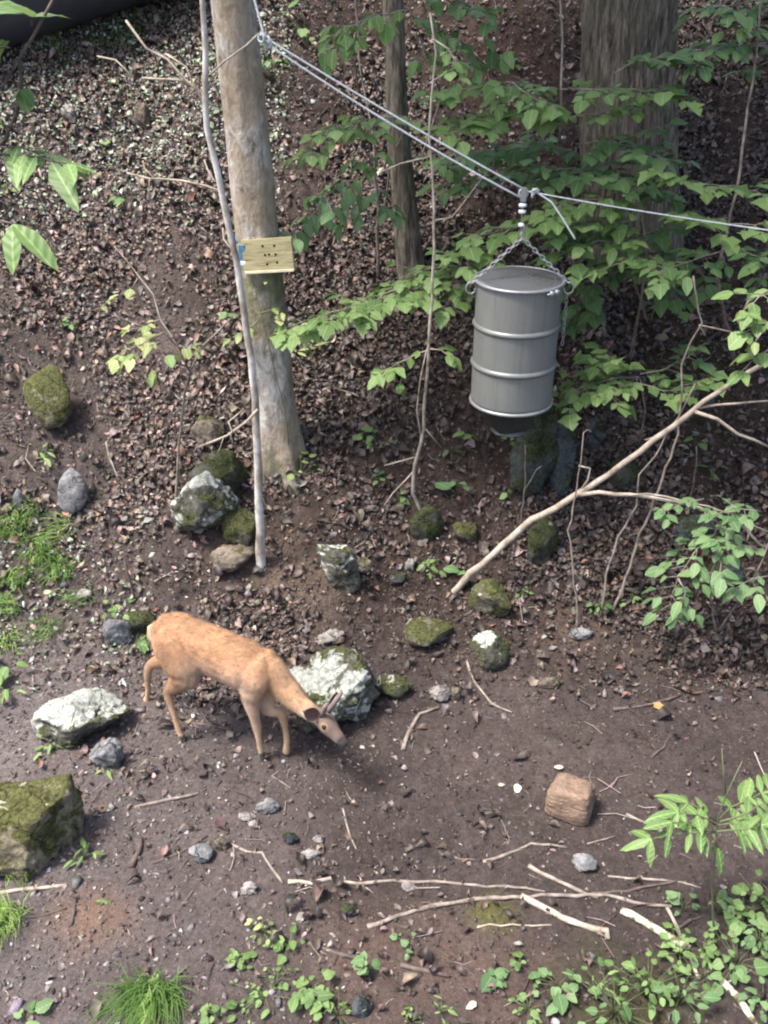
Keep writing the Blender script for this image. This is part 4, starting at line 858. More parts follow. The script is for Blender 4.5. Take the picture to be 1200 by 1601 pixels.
rock('lichen_rock', 'long angular rock with a white streak between sapling and branch', (487, 852, 577, 936), 'white_rock', 85, .5, 12, 5, .11, (.15, .55, -.5), .2, .3, None, .3)
rock('brown_stone', 'small reddish stone right of the white-streaked rock', (551, 868, 582, 897), 'brown_stone', 88, .8)
rock('pale_stone', 'flat pale stone above the largest rock', (493, 981, 537, 1006), 'pale_stone', 91, .7, 13, 4, .13, (0, 0, .1), .3)
rock('mossy_rock', 'flat mossy rock under the butt of the leaning branch', (633, 960, 708, 1014), 'moss_rock', 97, .8, 7, 4, .07)
rock('lichen_rock', 'round mossy rock with a bright white cap below the leaning branch', (733, 987, 795, 1051), 'lichen_rock', 102, .8, 6, 5, .07)
rock('pale_stone', 'pinkish pale stone beside dark pebble in the open dirt', (666, 1064, 704, 1099), 'pale_stone', 107, .8, 13, 4, .13)
rock('brown_stone', 'little dark brown pebble right of the pinkish pale stone', (703, 1076, 722, 1100), 'brown_stone', 109)
rock('mossy_rock', 'slanting mossy slab below the slender pale stem', (640, 800, 698, 848), 'dark_moss_rock', 113, .5, 7, 4, .08, (0, -.5, .3))
rock('mossy_rock', 'round green rock right of the slanting mossy slab', (707, 814, 744, 852), 'moss_rock', 118, .8, 6)
rock('mossy_rock', 'upright green rock tucked below the middle of the leaning branch', (819, 828, 869, 894), 'dark_moss_rock', 122, .6, 8, 4, .08, (-.1, .15, .2), .1, .9)
rock('mossy_rock', 'dull mossy rock just right of the leaning branch foot', (733, 903, 803, 968), 'moss_rock', 127, .8, 8, 4, .12)
rock('standing_slab', 'taller dark slab standing under the drum', (793, 672, 867, 792), 'dark_slab', 131, .45, 9, 4, .11, (-.2, .05, .1), .12, 1.3, None, .5)
rock('standing_slab', 'narrow blue-grey slab leaning right of the taller dark slab', (858, 682, 896, 792), 'slate', 136, .5, 9, 4, .10, (-.2, .08, 0), .12, 1.8, None, .5)
rock('slate_rock', 'small slate block behind the hooked bare twig', (914, 668, 938, 722), 'slate', 139, .6, 13, 4, .13, (0, 0, 0), .15, 1.0)
rock('mossy_rock', 'mossy rock half hidden behind the leaning branch', (942, 715, 998, 768), 'dark_moss_rock', 144, .8)
rock('dark_rock', 'dark rock above the seedling clump on the right', (1050, 796, 1114, 852), 'slate', 149, .8)
rock('dark_rock', 'dark boulder shaded behind the seedling clump', (1098, 872, 1168, 930), 'slate', 153, .8)
rock('grey_rock', 'flat grey stone at the lower end of the long hanging twig', (888, 984, 926, 1000), 'grey_rock', 157, .7, 13, 4, .13)
rock('grey_rock', 'dull grey stone lying alone in the right dirt', (838, 1060, 878, 1076), 'brown_stone', 161, .7, 13, 4, .13)
rock('grey_rock', 'grey lichen-spotted stone behind the rump of the deer', (166, 968, 208, 1014), 'grey_rock', 166, .7, 7, 4)
rock('mossy_rock', 'mossy dark stone above the lichen-spotted stone', (200, 950, 246, 994), 'dark_moss_rock', 170, .8)
rock('pale_stone', 'small tan stone left of the mossy dark stone', (118, 920, 146, 940), 'pale_stone', 172, .7, 13, 4, .13)
rock('grey_rock', 'dark-sided stone with a pale top nearest below the deer', (400, 1246, 438, 1276), 'grey_rock', 176, .75, 13, 4, .13)
rock('pale_stone', 'tan oval stone left of the dark-sided pale-topped stone', (370, 1268, 400, 1286), 'pale_stone', 179, .8, 13, 4, .13)
rock('pale_stone', 'tiny tan pebble under the tan oval stone', (388, 1282, 405, 1298), 'pale_stone', 181, .8, 13, 4, .13)
rock('dark_stone', 'purple-grey stone between tan oval stone and white pebble', (442, 1298, 466, 1324), 'slate', 184, .8, 13, 4, .13)
rock('white_stone', 'white pebble right of the purple-grey stone', (489, 1304, 508, 1321), 'pale_stone', 187, .8, 13, 4, .13)
rock('pale_stone', 'long flat pinkish stone below the white pebble', (468, 1328, 502, 1344), 'pale_stone', 189, .6, 13, 4, .13)
rock('white_stone', 'angular blue-white stone at the end of the dark stick', (294, 1314, 333, 1348), 'grey_rock', 193, .8, 13, 4, .13)
rock('brown_stone', 'brownish stone touching the angular blue-white stone', (334, 1306, 360, 1334), 'brown_stone', 196, .8, 13, 4, .13)
rock('white_stone', 'white shard near the short pale stick', (376, 1378, 402, 1402), 'pale_stone', 199, .7, 13, 4, .13)
rock('dark_stone', 'dark round stone below the long bottom stick', (533, 1408, 562, 1434), 'slate', 203, .8, 13, 4, .13)
rock('yellow_stone', 'yellowish pebble left of the dark round stone', (461, 1426, 480, 1444), 'pale_stone', 206, .8, 13, 4, .13)
rock('grey_rock', 'angular grey-brown stone below the salt block', (894, 1328, 934, 1364), 'grey_rock', 211, .8, 13, 4, .13)
rock('white_stone', 'white stone high on the upper left bank', (98, 172, 124, 198), 'pale_stone', 215, .7, 13, 4, .13)
rock('grey_rock', 'grey block set in the upper left bank right of the white stone', (212, 172, 240, 204), 'brown_stone', 218, .7, 13, 4, .13)
rock('white_stone', 'white pebble left of the small leafy rosette', (632, 876, 648, 896), 'pale_stone', 221, .7, 13, 4, .13)
rock('dark_stone', 'bluish flat stone left of the flat mossy rock on the slope', (608, 894, 636, 912), 'slate', 224, .7, 13, 4, .13)
rock('dark_stone', 'black stone with a white fleck at the bottom edge', (548, 1558, 580, 1592), 'slate', 228, .8, 13, 4, .13)
rock('pale_stone', 'pale stone lying above the long bottom stick', (626, 1378, 652, 1394), 'pale_stone', 231, .7, 13, 4, .13)
rock('earthy_rock', 'earthy rock at the root of the grey trunk', (300, 655, 352, 702), 'brown_stone', 236, .8, 13, 4, .13)
rock('grey_rock', 'thin grey stone at the left edge beside the grass', (24, 772, 42, 800), 'grey_rock', 239, .6, 13, 4, .13)

# ------------------------------------------------------------------ salt block
def salt_block():
    g = ground(890, 1268); s = scale_at(g); w = 70 / s
    bm = bmesh.new(); bmesh.ops.create_cube(bm, size=1); bmesh.ops.subdivide_edges(bm, edges=bm.edges[:], cuts=24, use_grid_fill=True)
    for v in bm.verts:
        c = v.co * 2; k = (abs(c.x) ** 5 + abs(c.y) ** 5 + abs(c.z) ** 5) ** .2; c = c / max(k, .001) * max(abs(c.x), abs(c.y), abs(c.z))
        v.co = c / 2
        if v.co.z > 0: v.co.x *= 1 - .14 * v.co.z * 2; v.co.y *= 1 - .14 * v.co.z * 2
        if v.co.z > .3: v.co.z -= .10 * math.exp(-((v.co.x + .03) ** 2 + v.co.y ** 2) / .05)
        v.co += v.co.normalized() * (0.055 * mnoise.noise(v.co * 2.6) + .02 * mnoise.noise(v.co * 7) + .03 * mnoise.noise(Vector((v.co.x * 2, v.co.y * 2, v.co.z * 14))) + .014 * mnoise.noise(v.co * 15) + .008 * mnoise.noise(v.co * 31))
    bmesh.ops.scale(bm, vec=(w, w * .86, w * .86), verts=bm.verts); me = bpy.data.meshes.new('salt_block'); bm.to_mesh(me); bm.free()
    m, nt, bs, _ = nodes('mineral_salt'); v = coords(nt); f = noise_tex(nt, coords(nt, (1, 1, 5)), 9, 7, .65); f2 = noise_tex(nt, v, 70, 5)
    c = ramp(nt, f, [(.3, (.115, .075, .05)), (.5, (.185, .122, .084)), (.7, (.26, .18, .13))]); c = mix(nt, .4, c, ramp(nt, f2, [(.3, (.7, .7, .7)), (.7, (1.2, 1.2, 1.2))]), 'MULTIPLY')
    sx = N(nt, 'ShaderNodeSeparateXYZ'); nt.links.new(v, sx.inputs[0]); mud = math_n(nt, 'ADD', math_n(nt, 'MULTIPLY', sx.outputs[2], -6), math_n(nt, 'MULTIPLY', noise_tex(nt, v, 14, 6, .7), 1.6))
    c = mix(nt, ramp(nt, mud, [(.95, (0, 0, 0)), (1.0, (.0, .0, .0))]) if False else math_n(nt, 'MULTIPLY', math_n(nt, 'GREATER_THAN', mud, 1.35), .7), c, (.07, .052, .045))
    pit = ramp(nt, noise_tex(nt, v, 34, 6, .75), [(.36, (.4, .4, .4)), (.46, (1, 1, 1))]); c = mix(nt, .7, c, pit, 'MULTIPLY')
    nt.links.new(c, bs.inputs['Base Color']); bs.inputs['Roughness'].default_value = .85; bump(nt, bs, math_n(nt, 'ADD', f, math_n(nt, 'MULTIPLY', f2, .7)), .9, .02)
    me.materials.append(m); me.polygons.foreach_set('use_smooth', [True] * len(me.polygons))
    o = link('salt_block', me, None, (g.x, g.y, g.z + w * .37), (0, 0, math.radians(-24))); tag(o, 'reddish-brown mineral salt block with licked rounded edges on bare dirt', 'salt block')
salt_block()

# ------------------------------------------------------------------ branches and sticks
def stick(name, label, pl, wpx, matn='wood_grey', taper=.5, lift=.4, branches=(), group=None, knob=.17, sticky=False, n=8):
    """a stick lying on the ground along a photo polyline"""
    P = [ground(x, y) for x, y in pl]; s = scale_at(P[0]); r = wpx / s / 2 * .68
    pts = resample(P, .05); k = len(pts); pts = [Vector((q.x, q.y, float(hz_fine(q.x, q.y)) + r * (.25 + .6 * lift))) for q in pts]
    zs = [q.z for q in pts]
    for i, q in enumerate(pts):
        a, b = max(0, i - 4), min(k, i + 5); q.z = max(sum(zs[a:b]) / (b - a), zs[i] - r * .4)
    o0 = pts[0].copy(); ph = R.uniform(0, 99); pts = [q + Vector((0, mnoise.noise((ph, i * .22, 0)) * .02, 0)) + jit(.0025) for i, q in enumerate(pts)]
    rad = [r * (1 - taper * i / k) * (1 + R.uniform(-knob, knob)) for i in range(k)]
    t = MB().tube([q - o0 for q in pts], rad, n).build(name, M[matn], None, o0); tag(t, label, 'stick', group)
    for bp in branches:
        B = resample([ground(x, y) for x, y in bp], .05); B = [Vector((q.x, q.y, float(hz_fine(q.x, q.y)) + r * .7)) for q in B]
        MB().tube([q - o0 for q in B], [r * .55 * (1 - .5 * i / len(B)) for i in range(len(B))], 6).build('side_twig', M[matn], t)
    return t
# the bare leaning branch
def leaning_branch():
    f = ground(697, 948); t = thing('leaning_branch', 'long bare pale branch leaning up from the slope to the right edge', 'branch', f)
    def D(x): return f.y + .12 - .3 * (x - 697) / 500
    main = [(695, 950), (705, 930), (735, 898), (768, 868), (800, 838), (832, 815), (870, 792), (905, 772), (950, 742), (1000, 706), (1050, 668), (1100, 628), (1150, 595), (1205, 562), (1260, 530)]
    def pth(pl, d=0): return [sunk(at(x, y, D(x) + d), 0) - f for x, y in pl]
    def bend(p): return [q + jit(.006) for q in resample(p, .1)]
    p = bend(pth(main)); MB().tube(p, [.029 * (1 - .5 * i / len(p)) * R.uniform(.93, 1.08) for i in range(len(p))], 10).build('main_limb', M['wood_pale'], t)
    for pl, r, d in [([(905, 775), (935, 770), (985, 772), (1020, 780), (1045, 782), (1080, 790), (1115, 800), (1150, 815), (1185, 848), (1205, 862)], .016, -.03), ([(985, 773), (1040, 775), (1080, 783), (1150, 805), (1205, 832)], .007, -.05), ([(1085, 640), (1120, 632), (1205, 626)], .010, 0), ([(1085, 645), (1120, 655), (1155, 680), (1205, 698)], .013, -.05),
                     ([(905, 775), (920, 750), (921, 730), (905, 728)], .009, 0), ([(1035, 680), (1005, 690), (1010, 688)], .005, .0), ([(1060, 658), (1085, 648)], .006, 0), ([(1100, 800), (1108, 818)], .005, -.05)]:
        q = bend(pth(pl, d)); MB().tube(q, [r * (1 - .5 * i / len(q)) for i in range(len(q))], 7).build('side_limb', M['wood_pale'], t)
leaning_branch()
def whip(label, pl, d, r=.008, matn='wood_grey', extra=()):
    g = ground(*pl[-1]); n = len(pl); P = [at(x, y, d + (g.y - d) * (i / (n - 1)) ** 2) for i, (x, y) in enumerate(pl[:-1])] + [sunk(g, .04)]
    t = thing('dead_whip', label, 'twig', g); q = resample(P, .08); q = [a + jit(.005) - g for a in q]
    MB().tube(q, [r * (.5 + .6 * i / len(q)) for i in range(len(q))], 6).build('stem', M[matn], t)
    for e in extra:
        q = [a + jit(.004) - g for a in resample([at(x, y, d) for x, y in e], .08)]; MB().tube(q, [r * .6] * len(q), 5).build('side_twig', M[matn], t)
whip('long thin bare twig with a hooked top hanging past the leaning branch', [(925, 676), (920, 671), (912, 676), (908, 725), (898, 780), (889, 830), (895, 885), (905, 985)], 6.0)
whip('slanting thin bare stem crossing the leaning branch from upper right', [(1083, 430), (1095, 505), (1082, 535), (1068, 570), (1064, 625), (1060, 680), (1030, 765), (1000, 835), (978, 905), (958, 952)], 6.15, .011, 'wood_grey', [[(1096, 508), (1120, 512), (1160, 525)], [(1092, 508), (1102, 525)]])
whip('kinked thin bare stem left of the slanting stem', [(1086, 598), (1062, 650), (1040, 680), (1022, 715), (1000, 742), (995, 790), (965, 842), (948, 900), (938, 968)], 6.1, .009)
whip('short upright dead stem behind the pinnate weed', [(1090, 700), (1085, 740), (1078, 790)], 6.3, .008)
whip('bare twig slanting down towards the seedling clump', [(1010, 782), (1030, 815), (1070, 860)], 5.95, .007)
whip('thin upright stalk in front of the dark slabs', [(820, 695), (820, 760), (812, 830)], 6.3, .008, 'wood_grey', [[(820, 765), (840, 735), (845, 728)]])
whip('thin bare stem rising from leaf litter below the round white-capped rock', [(812, 935), (818, 985), (822, 1015)], 5.9, .006)
whip('thin grey stem against the slope below the twiggy sapling', [(553, 90), (558, 130), (566, 168)], 8.2, .012)
whip('thin grey dead stem right of the massive trunk', [(1058, 110), (1056, 180), (1053, 240)], 7.9, .01)
whip('broken dark stub poking up behind the deer', [(192, 868), (200, 895), (214, 945)], 6.0, .012, 'wood_dark')

stick('fallen_stick', 'long thin stick running right from the pale end-piece along the bottom', [(520, 1378), (560, 1383), (600, 1380), (680, 1380), (760, 1388), (850, 1394)], 8, 'wood_grey', .3, .5, [[(562, 1383), (585, 1398)]])
stick('fallen_stick', 'short thick weathered end-piece at the left of the long thin stick', [(450, 1381), (485, 1384), (530, 1376)], 11, 'wood_pale', .3)
stick('fallen_stick', 'long curved stick with dark bark rising from bottom centre', [(573, 1448), (620, 1436), (680, 1420), (740, 1410), (815, 1403), (860, 1401), (900, 1402), (960, 1406), (1048, 1420)], 11, 'wood_grey', .3, .8)
stick('fallen_stick', 'short pale cut stick with a bent end', [(815, 1405), (850, 1422), (890, 1443), (930, 1460), (946, 1462), (948, 1474)], 14, 'wood_pale', .05, .9)
stick('fallen_stick', 'straight stick slanting down right onto the long curved stick', [(826, 1354), (860, 1372), (900, 1392), (935, 1405)], 10, 'wood_grey', .2, .9)
stick('fallen_stick', 'dark stick lying level above the lichen log', [(925, 1398), (980, 1396), (1030, 1384), (1060, 1380)], 8, 'wood_dark', .3)
stick('fallen_stick', 'thin grey stick above the dark level stick', [(950, 1370), (1000, 1376), (1050, 1381), (1095, 1390)], 6, 'wood_grey', .3)
stick('fallen_log', 'short lichen-crusted log below the stick pile', [(970, 1425), (1000, 1440), (1040, 1466), (1078, 1490)], 17, 'wood_lichen', .1, .8)
stick('fallen_log', 'pale green lichen-covered stick at the bottom right corner', [(1125, 1535), (1150, 1560), (1185, 1610)], 15, 'wood_lichen', .1, .8)
stick('fallen_stick', 'pale stick pointing down past the lichen log', [(1042, 1420), (1058, 1450), (1072, 1485), (1092, 1530)], 9, 'wood_pale', .2)
stick('fallen_stick', 'dark stick leaning right from the lichen log', [(1048, 1458), (1078, 1440), (1102, 1428)], 8, 'wood_dark', .3)
stick('fallen_stick', 'thin branching twig at the bottom right edge', [(1085, 1565), (1130, 1540), (1175, 1522)], 6, 'wood_pale', .4, .6)
stick('fallen_stick', 'thin curved twig in front of the mossy patch', [(745, 1450), (765, 1446), (800, 1446), (862, 1450)], 5, 'wood_pale', .3)
stick('fallen_stick', 'dark curved stick lying below the salt block', [(755, 1349), (790, 1336), (830, 1320), (860, 1322), (886, 1328)], 8, 'wood_grey', .3, .7)
stick('fallen_stick', 'little dark stick left of the dark curved stick', [(695, 1338), (720, 1345), (750, 1346)], 7, 'wood_dark', .3)
stick('fallen_stick', 'thin straight twig right of the dark curved stick', [(918, 1320), (962, 1311)], 4, 'wood_grey', .3)
stick('fallen_stick', 'grey stick lying between mossy block and dark-sided stone', [(210, 1265), (250, 1256), (312, 1239)], 9, 'wood_grey', .3, .6)
stick('fallen_stick', 'dark thin stick ending at the angular blue-white stone', [(237, 1352), (270, 1340), (300, 1324), (325, 1310)], 7, 'wood_dark', .3)
stick('bark_chunk', 'thick curled chunk of bark left of the blue-white stone', [(205, 1356), (216, 1335), (221, 1312)], 15, 'wood_dark', .3, .6)
stick('fallen_stick', 'bent grey stick below the pinkish pale stone', [(629, 1176), (642, 1140), (655, 1122), (684, 1108)], 11, 'wood_grey', .4, .6)
stick('fallen_stick', 'bent twig in the dirt below the white-capped rock', [(730, 1038), (742, 1070), (768, 1102), (800, 1116)], 7, 'wood_grey', .4)
stick('fallen_stick', 'dark stick with a yellow leaf at its end in the right dirt', [(957, 1110), (1000, 1106), (1030, 1098), (1066, 1088)], 8, 'wood_dark', .3)
stick('fallen_stick', 'pale stick entering from the left edge above the grass', [(-20, 1400), (30, 1392), (105, 1387)], 11, 'wood_pale', .3)
stick('fallen_stick', 'short brown stick standing out of the orange clay', [(110, 1450), (116, 1425), (120, 1405)], 9, 'wood_dark', .3)
stick('fallen_stick', 'thin dark stick left of the orange clay', [(40, 1436), (70, 1428), (106, 1418)], 6, 'wood_dark', .3)
stick('fallen_stick', 'short stick on the dirt under the belly of the deer', [(298, 1131), (330, 1135), (362, 1143)], 7, 'wood_dark', .3)
stick('fallen_stick', 'branching twig above the short pale stick', [(362, 1322), (385, 1330), (410, 1333), (425, 1360), (442, 1382)], 7, 'wood_grey', .2, .5, [[(365, 1325), (366, 1345), (360, 1365)]])
stick('fallen_stick', 'thin curved twig right of the white pebble', [(536, 1264), (542, 1295), (556, 1328)], 5, 'wood_grey', .3)
stick('fallen_stick', 'dark dead twig left of the seedling with long leaflets', [(978, 1275), (1000, 1284), (1012, 1290)], 6, 'wood_grey', .3)
stick('fallen_stick', 'curved dark twig in the dirt right of the salt block', [(1018, 1186), (1038, 1172), (1048, 1148)], 6, 'wood_dark', .4)
stick('fallen_stick', 'dark root end between small leaves at bottom centre', [(495, 1482), (530, 1494), (565, 1498)], 10, 'wood_dark', .2)
stick('fallen_stick', 'short dark stick left of the leaf sprigs at the bottom', [(625, 1510), (660, 1518), (702, 1526)], 11, 'wood_dark', .2)
stick('fallen_stick', 'thin brown branch lying in the litter right of the grey trunk', [(470, 590), (510, 602), (540, 615), (560, 632)], 5, 'wood_grey', .4)
stick('fallen_stick', 'slanting grey stick right of the board', [(500, 450), (530, 430), (565, 412)], 7, 'wood_grey', .4)
stick('fallen_stick', 'dark curved twig in the leaves left of the blocky lichen rock', [(165, 690), (172, 720), (186, 755)], 5, 'wood_grey', .4)
stick('fallen_stick', 'thin twig along the dirt near the front hoof', [(440, 1205), (425, 1216), (455, 1235)], 4, 'wood_grey', .4)
stick('fallen_stick', 'dark twig in the litter above the largest rock', [(440, 1000), (460, 985), (480, 955)], 6, 'wood_dark', .4)
# loose bright leaves on the dirt
def loose_leaf(label, px, py, size, matn, kind='ovate'):
    g = ground(px, py); o = link('fallen_leaf', leaf_data(kind, matn), None, g + Vector((0, 0, .02)), (R.uniform(-.2, .2), R.uniform(-.2, .2), R.uniform(0, 6))); o.scale = (size,) * 3
    tag(o, label, 'leaf')
M['leaf_pale'] = leaf_mat('leaf_dead_pale', (.4, .33, .26), (.5, .43, .36), (.6, .55, .48), .15)
M['leaf_gold'] = leaf_mat('leaf_gold', (.4, .25, .09), (.45, .29, .12), (.5, .34, .16), .2)
loose_leaf('tan leaf lying on the dark stick in the right dirt', 1024, 1103, .09, 'leaf_gold', 'maple')
loose_leaf('whitish curled leaf left of the salt block', 808, 1230, .07, 'leaf_pale'); loose_leaf('whitish leaf scrap left of the curled leaf', 778, 1232, .05, 'leaf_pale')
loose_leaf('white fallen leaf just above the salt block', 880, 1204, .06, 'leaf_pale'); loose_leaf('green fallen leaf on the upper left bank', 163, 226, .15, 'leaf_bright')
loose_leaf('green fallen leaf on the orange clay', 150, 1412, .10, 'leaf', 'lance'); loose_leaf('pale twisted scrap in front of bottom leaf sprigs', 744, 1572, .06, 'leaf_pale')

# ------------------------------------------------------------------ herbs and grass
def herb(label, px, py, n, size, kind='ovate', matn='leaf', h=.1, spread=.08, name='herb', rise=.3, group=None):
    g = ground(px, py); t = thing(name, label, 'plant', g, 0, group)
    for i in range(n):
        a = R.uniform(0, 6.283) if n > 4 else 2 * math.pi * (i / n) + R.uniform(-.7, .7); k = R.uniform(.1, 1.2)
        e = Vector((math.cos(a) * spread * k, math.sin(a) * spread * k, h * R.uniform(.6, 1.1)))
        gz = hz(g.x + e.x, g.y + e.y) - g.z; e.z += max(gz, 0)
        st = MB().tube([Vector((0, 0, -.03)), Vector((e.x * .3, e.y * .3, e.z * .65)), e], [.0022, .0018, .0012], 5).build('stalk', M['stem_green'], t)
        a += R.gauss(0, .7); d = Vector((math.cos(a), math.sin(a), rise - R.uniform(0, .8))); put_leaf(st, e, d, (Vector((0, -.2, 1)) + jit(.2)).normalized(), size * R.choice((.55, .75, .9, 1, 1.2)), kind, matn)
    return t
herb('five-leaved seedling in the litter below the slender stem', 714, 782, 6, .14, 'ovate', 'leaf_blue', .14, .07)
herb('small seedling left of the feeder motor', 733, 702, 4, .12, 'ovate', 'leaf', .14, .05)
herb('dark leaf pair left of the small seedling near the drum', 705, 712, 2, .13, 'ovate', 'leaf_dark', .06, .07)
herb('low leaf pair left of the standing slab', 793, 780, 3, .10, 'ovate', 'leaf', .08, .05)
herb('light green leaf cluster under the right rim of the drum', 853, 690, 11, .085, 'ovate', 'leaf', .20, .13)
herb('row of small leaves below the feeder motor', 800, 705, 7, .09, 'ovate', 'leaf', .12, .14)
herb('dark green herb in the shade below the hanging leaf cluster', 588, 712, 8, .10, 'ovate', 'leaf_dark', .18, .12)
herb('dim herb at the end of the forked dead twig', 603, 758, 6, .08, 'ovate', 'leaf_dark', .08, .08)
herb('pale weed beside the slender stem foot', 622, 786, 6, .07, 'ovate', 'leaf', .06, .08)
herb('small leafy rosette on the slope above the flat mossy rock', 672, 895, 12, .075, 'ovate', 'leaf', .06, .12)
herb('single upright bluish leaf left of the leaning branch', 718, 902, 3, .13, 'ovate', 'leaf_blue', .05, .02, 'herb', .9)
herb('low bright weed right of the dull mossy rock', 815, 932, 7, .05, 'ovate', 'leaf', .05, .07)
herb('yellow-green sprouts at the foot of the grey trunk', 470, 755, 10, .085, 'ovate', 'leaf_yellow', .12, .12)
herb('pale sprig standing right of the grey trunk', 487, 568, 5, .10, 'lance', 'leaf_yellow', .12, .05, 'herb', .8)
herb('pinnate weed on the shaded right slope', 1110, 752, 7, .11, 'lance', 'leaf', .08, .09)
herb('lone sprig hanging behind the bare branch fork', 1085, 705, 4, .09, 'ovate', 'leaf', .1, .05)
herb('low dark rosette between the two hanging stems', 930, 950, 14, .06, 'ovate', 'leaf_dark', .06, .13)
herb('dim weed right of the low dark rosette', 985, 945, 6, .06, 'ovate', 'leaf_dark', .07, .09)
herb('small weed on the slope under the oval mossy rock', 66, 720, 9, .085, 'lance', 'leaf', .08, .09)
herb('bright weed behind the rump of the deer', 212, 1012, 9, .10, 'ovate', 'leaf_bright', .05, .10)
herb('light weed above the stones behind the deer', 190, 962, 9, .08, 'ovate', 'leaf_bright', .05, .12)
herb('bright weed in front of the square mossy block', 132, 1345, 10, .075, 'lance', 'leaf_bright', .07, .06)
herb('weed growing under the flat white-crusted rock', 85, 1172, 12, .09, 'lance', 'leaf', .05, .10)
herb('weed on the knobbly grey-green rock', 165, 1205, 6, .07, 'lance', 'leaf', .05, .05)
herb('broad leaf at the left edge above the white-crusted rock', 15, 1055, 4, .15, 'ovate', 'leaf', .12, .08)
herb('low weed at the left edge beside the broad leaf', 10, 1090, 6, .10, 'lance', 'leaf', .08, .08)
herb('small plant on the dark upper slope near the left edge', 15, 310, 6, .10, 'ovate', 'leaf', .1, .1)
herb('dim herb on the slope above the spindly shrub', 120, 520, 7, .08, 'ovate', 'leaf_dark', .09, .1)
herb('small dim herb left of the bare sapling fork', 195, 320, 6, .10, 'ovate', 'leaf_dark', .06, .1)
herb('blue-green herb beside the trunk near the haul cord', 425, 130, 12, .12, 'ovate', 'leaf_blue', .2, .2)
herb('lower blue-green herb right of the grey trunk', 480, 80, 10, .12, 'ovate', 'leaf_dark', .2, .22)
herb('single seedling leaf on the brown bank left of the massive trunk', 806, 118, 2, .15, 'heart', 'leaf', .12, .04)
# bottom edge plants
herb('heart-leaved clump at bottom centre left', 480, 1560, 24, .0629, 'heart', 'leaf_bright', .08, .11)
herb('blue-green heart leaves above the bottom clump', 452, 1480, 13, .0592, 'heart', 'leaf', .05, .10)
herb('large blue-green leaf pair on a stalk at bottom centre', 575, 1530, 9, .0629, 'heart', 'leaf_blue', .12, .03)
herb('small round-leaved weed left of the heart-leaved clump', 372, 1510, 16, .0407, 'round', 'leaf', .04, .08)
herb('tiny yellow-green weed above the round-leaved weed', 412, 1462, 18, .0333, 'ovate', 'leaf_yellow', .05, .07)
herb('tiny creeping weed right of the round-leaved weed', 430, 1530, 16, .0296, 'round', 'leaf', .03, .09)
herb('light leaves at the bottom edge left of centre', 345, 1592, 12, .0555, 'heart', 'leaf_bright', .05, .06)
herb('pale trio of leaves below the long curved stick', 640, 1485, 7, .0444, 'heart', 'leaf_blue', .04, .08)
herb('heart-leaf pair at bottom centre right', 770, 1535, 6, .0629, 'heart', 'leaf_blue', .05, .04)
herb('bright pair of rounded leaves above the right heart leaves', 812, 1512, 6, .0555, 'round', 'leaf_bright', .06, .02)
herb('wide heart-leaved herb left of the tall green clump', 872, 1545, 15, .0629, 'heart', 'leaf_blue', .06, .12)
herb('small bright weed below the wide heart-leaved herb', 825, 1580, 18, .0407, 'ovate', 'leaf_bright', .04, .1)
herb('low weed at the bottom edge near the centre', 688, 1585, 9, .0444, 'lance', 'leaf', .05, .05)
herb('mossy-looking weed at the very bottom right of centre', 640, 1600, 12, .0296, 'round', 'leaf', .03, .06)
herb('tall bright green clump at the bottom right', 1010, 1560, 30, .0629, 'ovate', 'leaf_bright', .16, .17)
herb('bluer leaves on the right side of the tall green clump', 1060, 1570, 22, .0592, 'ovate', 'leaf_blue', .14, .13)
herb('big heart leaf on a stalk below the seedling with long leaflets', 1122, 1432, 9, .0703, 'heart', 'leaf_blue', .12, .05)
herb('round-leaved clump right of the big heart leaf', 1160, 1440, 25, .0592, 'heart', 'leaf', .10, .12)
herb('trailing leaves below the round-leaved clump', 1100, 1490, 16, .0555, 'ovate', 'leaf', .08, .11)
herb('leafy sprig at the lower right edge', 1185, 1480, 21, .0592, 'ovate', 'leaf_blue', .10, .11)
herb('few round leaves left of the big heart leaf', 1068, 1425, 7, .0555, 'heart', 'leaf_blue', .06, .06)
herb('leaves at the bottom right corner beside the lichen stick', 1190, 1570, 13, .0592, 'heart', 'leaf_blue', .06, .09)
herb('sparse leaves right of the lichen log', 1100, 1530, 12, .0444, 'round', 'leaf', .04, .11)
herb('green leaf tips at the bottom left edge', 40, 1597, 6, .0740, 'ovate', 'leaf_blue', .04, .06)
herb('low leafy weed between the two lichen sticks', 1060, 1500, 18, .0555, 'ovate', 'leaf', .10, .15)
herb('spreading dark weed under the tall green clump', 960, 1590, 25, .0592, 'ovate', 'leaf_dark', .12, .2)
herb('narrow-leaved weed left of the tall green clump', 930, 1560, 16, .0518, 'lance', 'leaf', .14, .12)
herb('dark-leaved cover at the right edge above the corner leaves', 1150, 1510, 21, .0629, 'heart', 'leaf_dark', .08, .18)
herb('deep green leaves behind the round-leaved clump', 1190, 1420, 18, .0629, 'ovate', 'leaf', .14, .14)
herb('small mixed weed right of the heart-leaved clump', 530, 1590, 16, .0444, 'round', 'leaf', .05, .12)
herb('trailing weed between the two bottom-centre clumps', 415, 1560, 21, .0407, 'ovate', 'leaf', .04, .15)
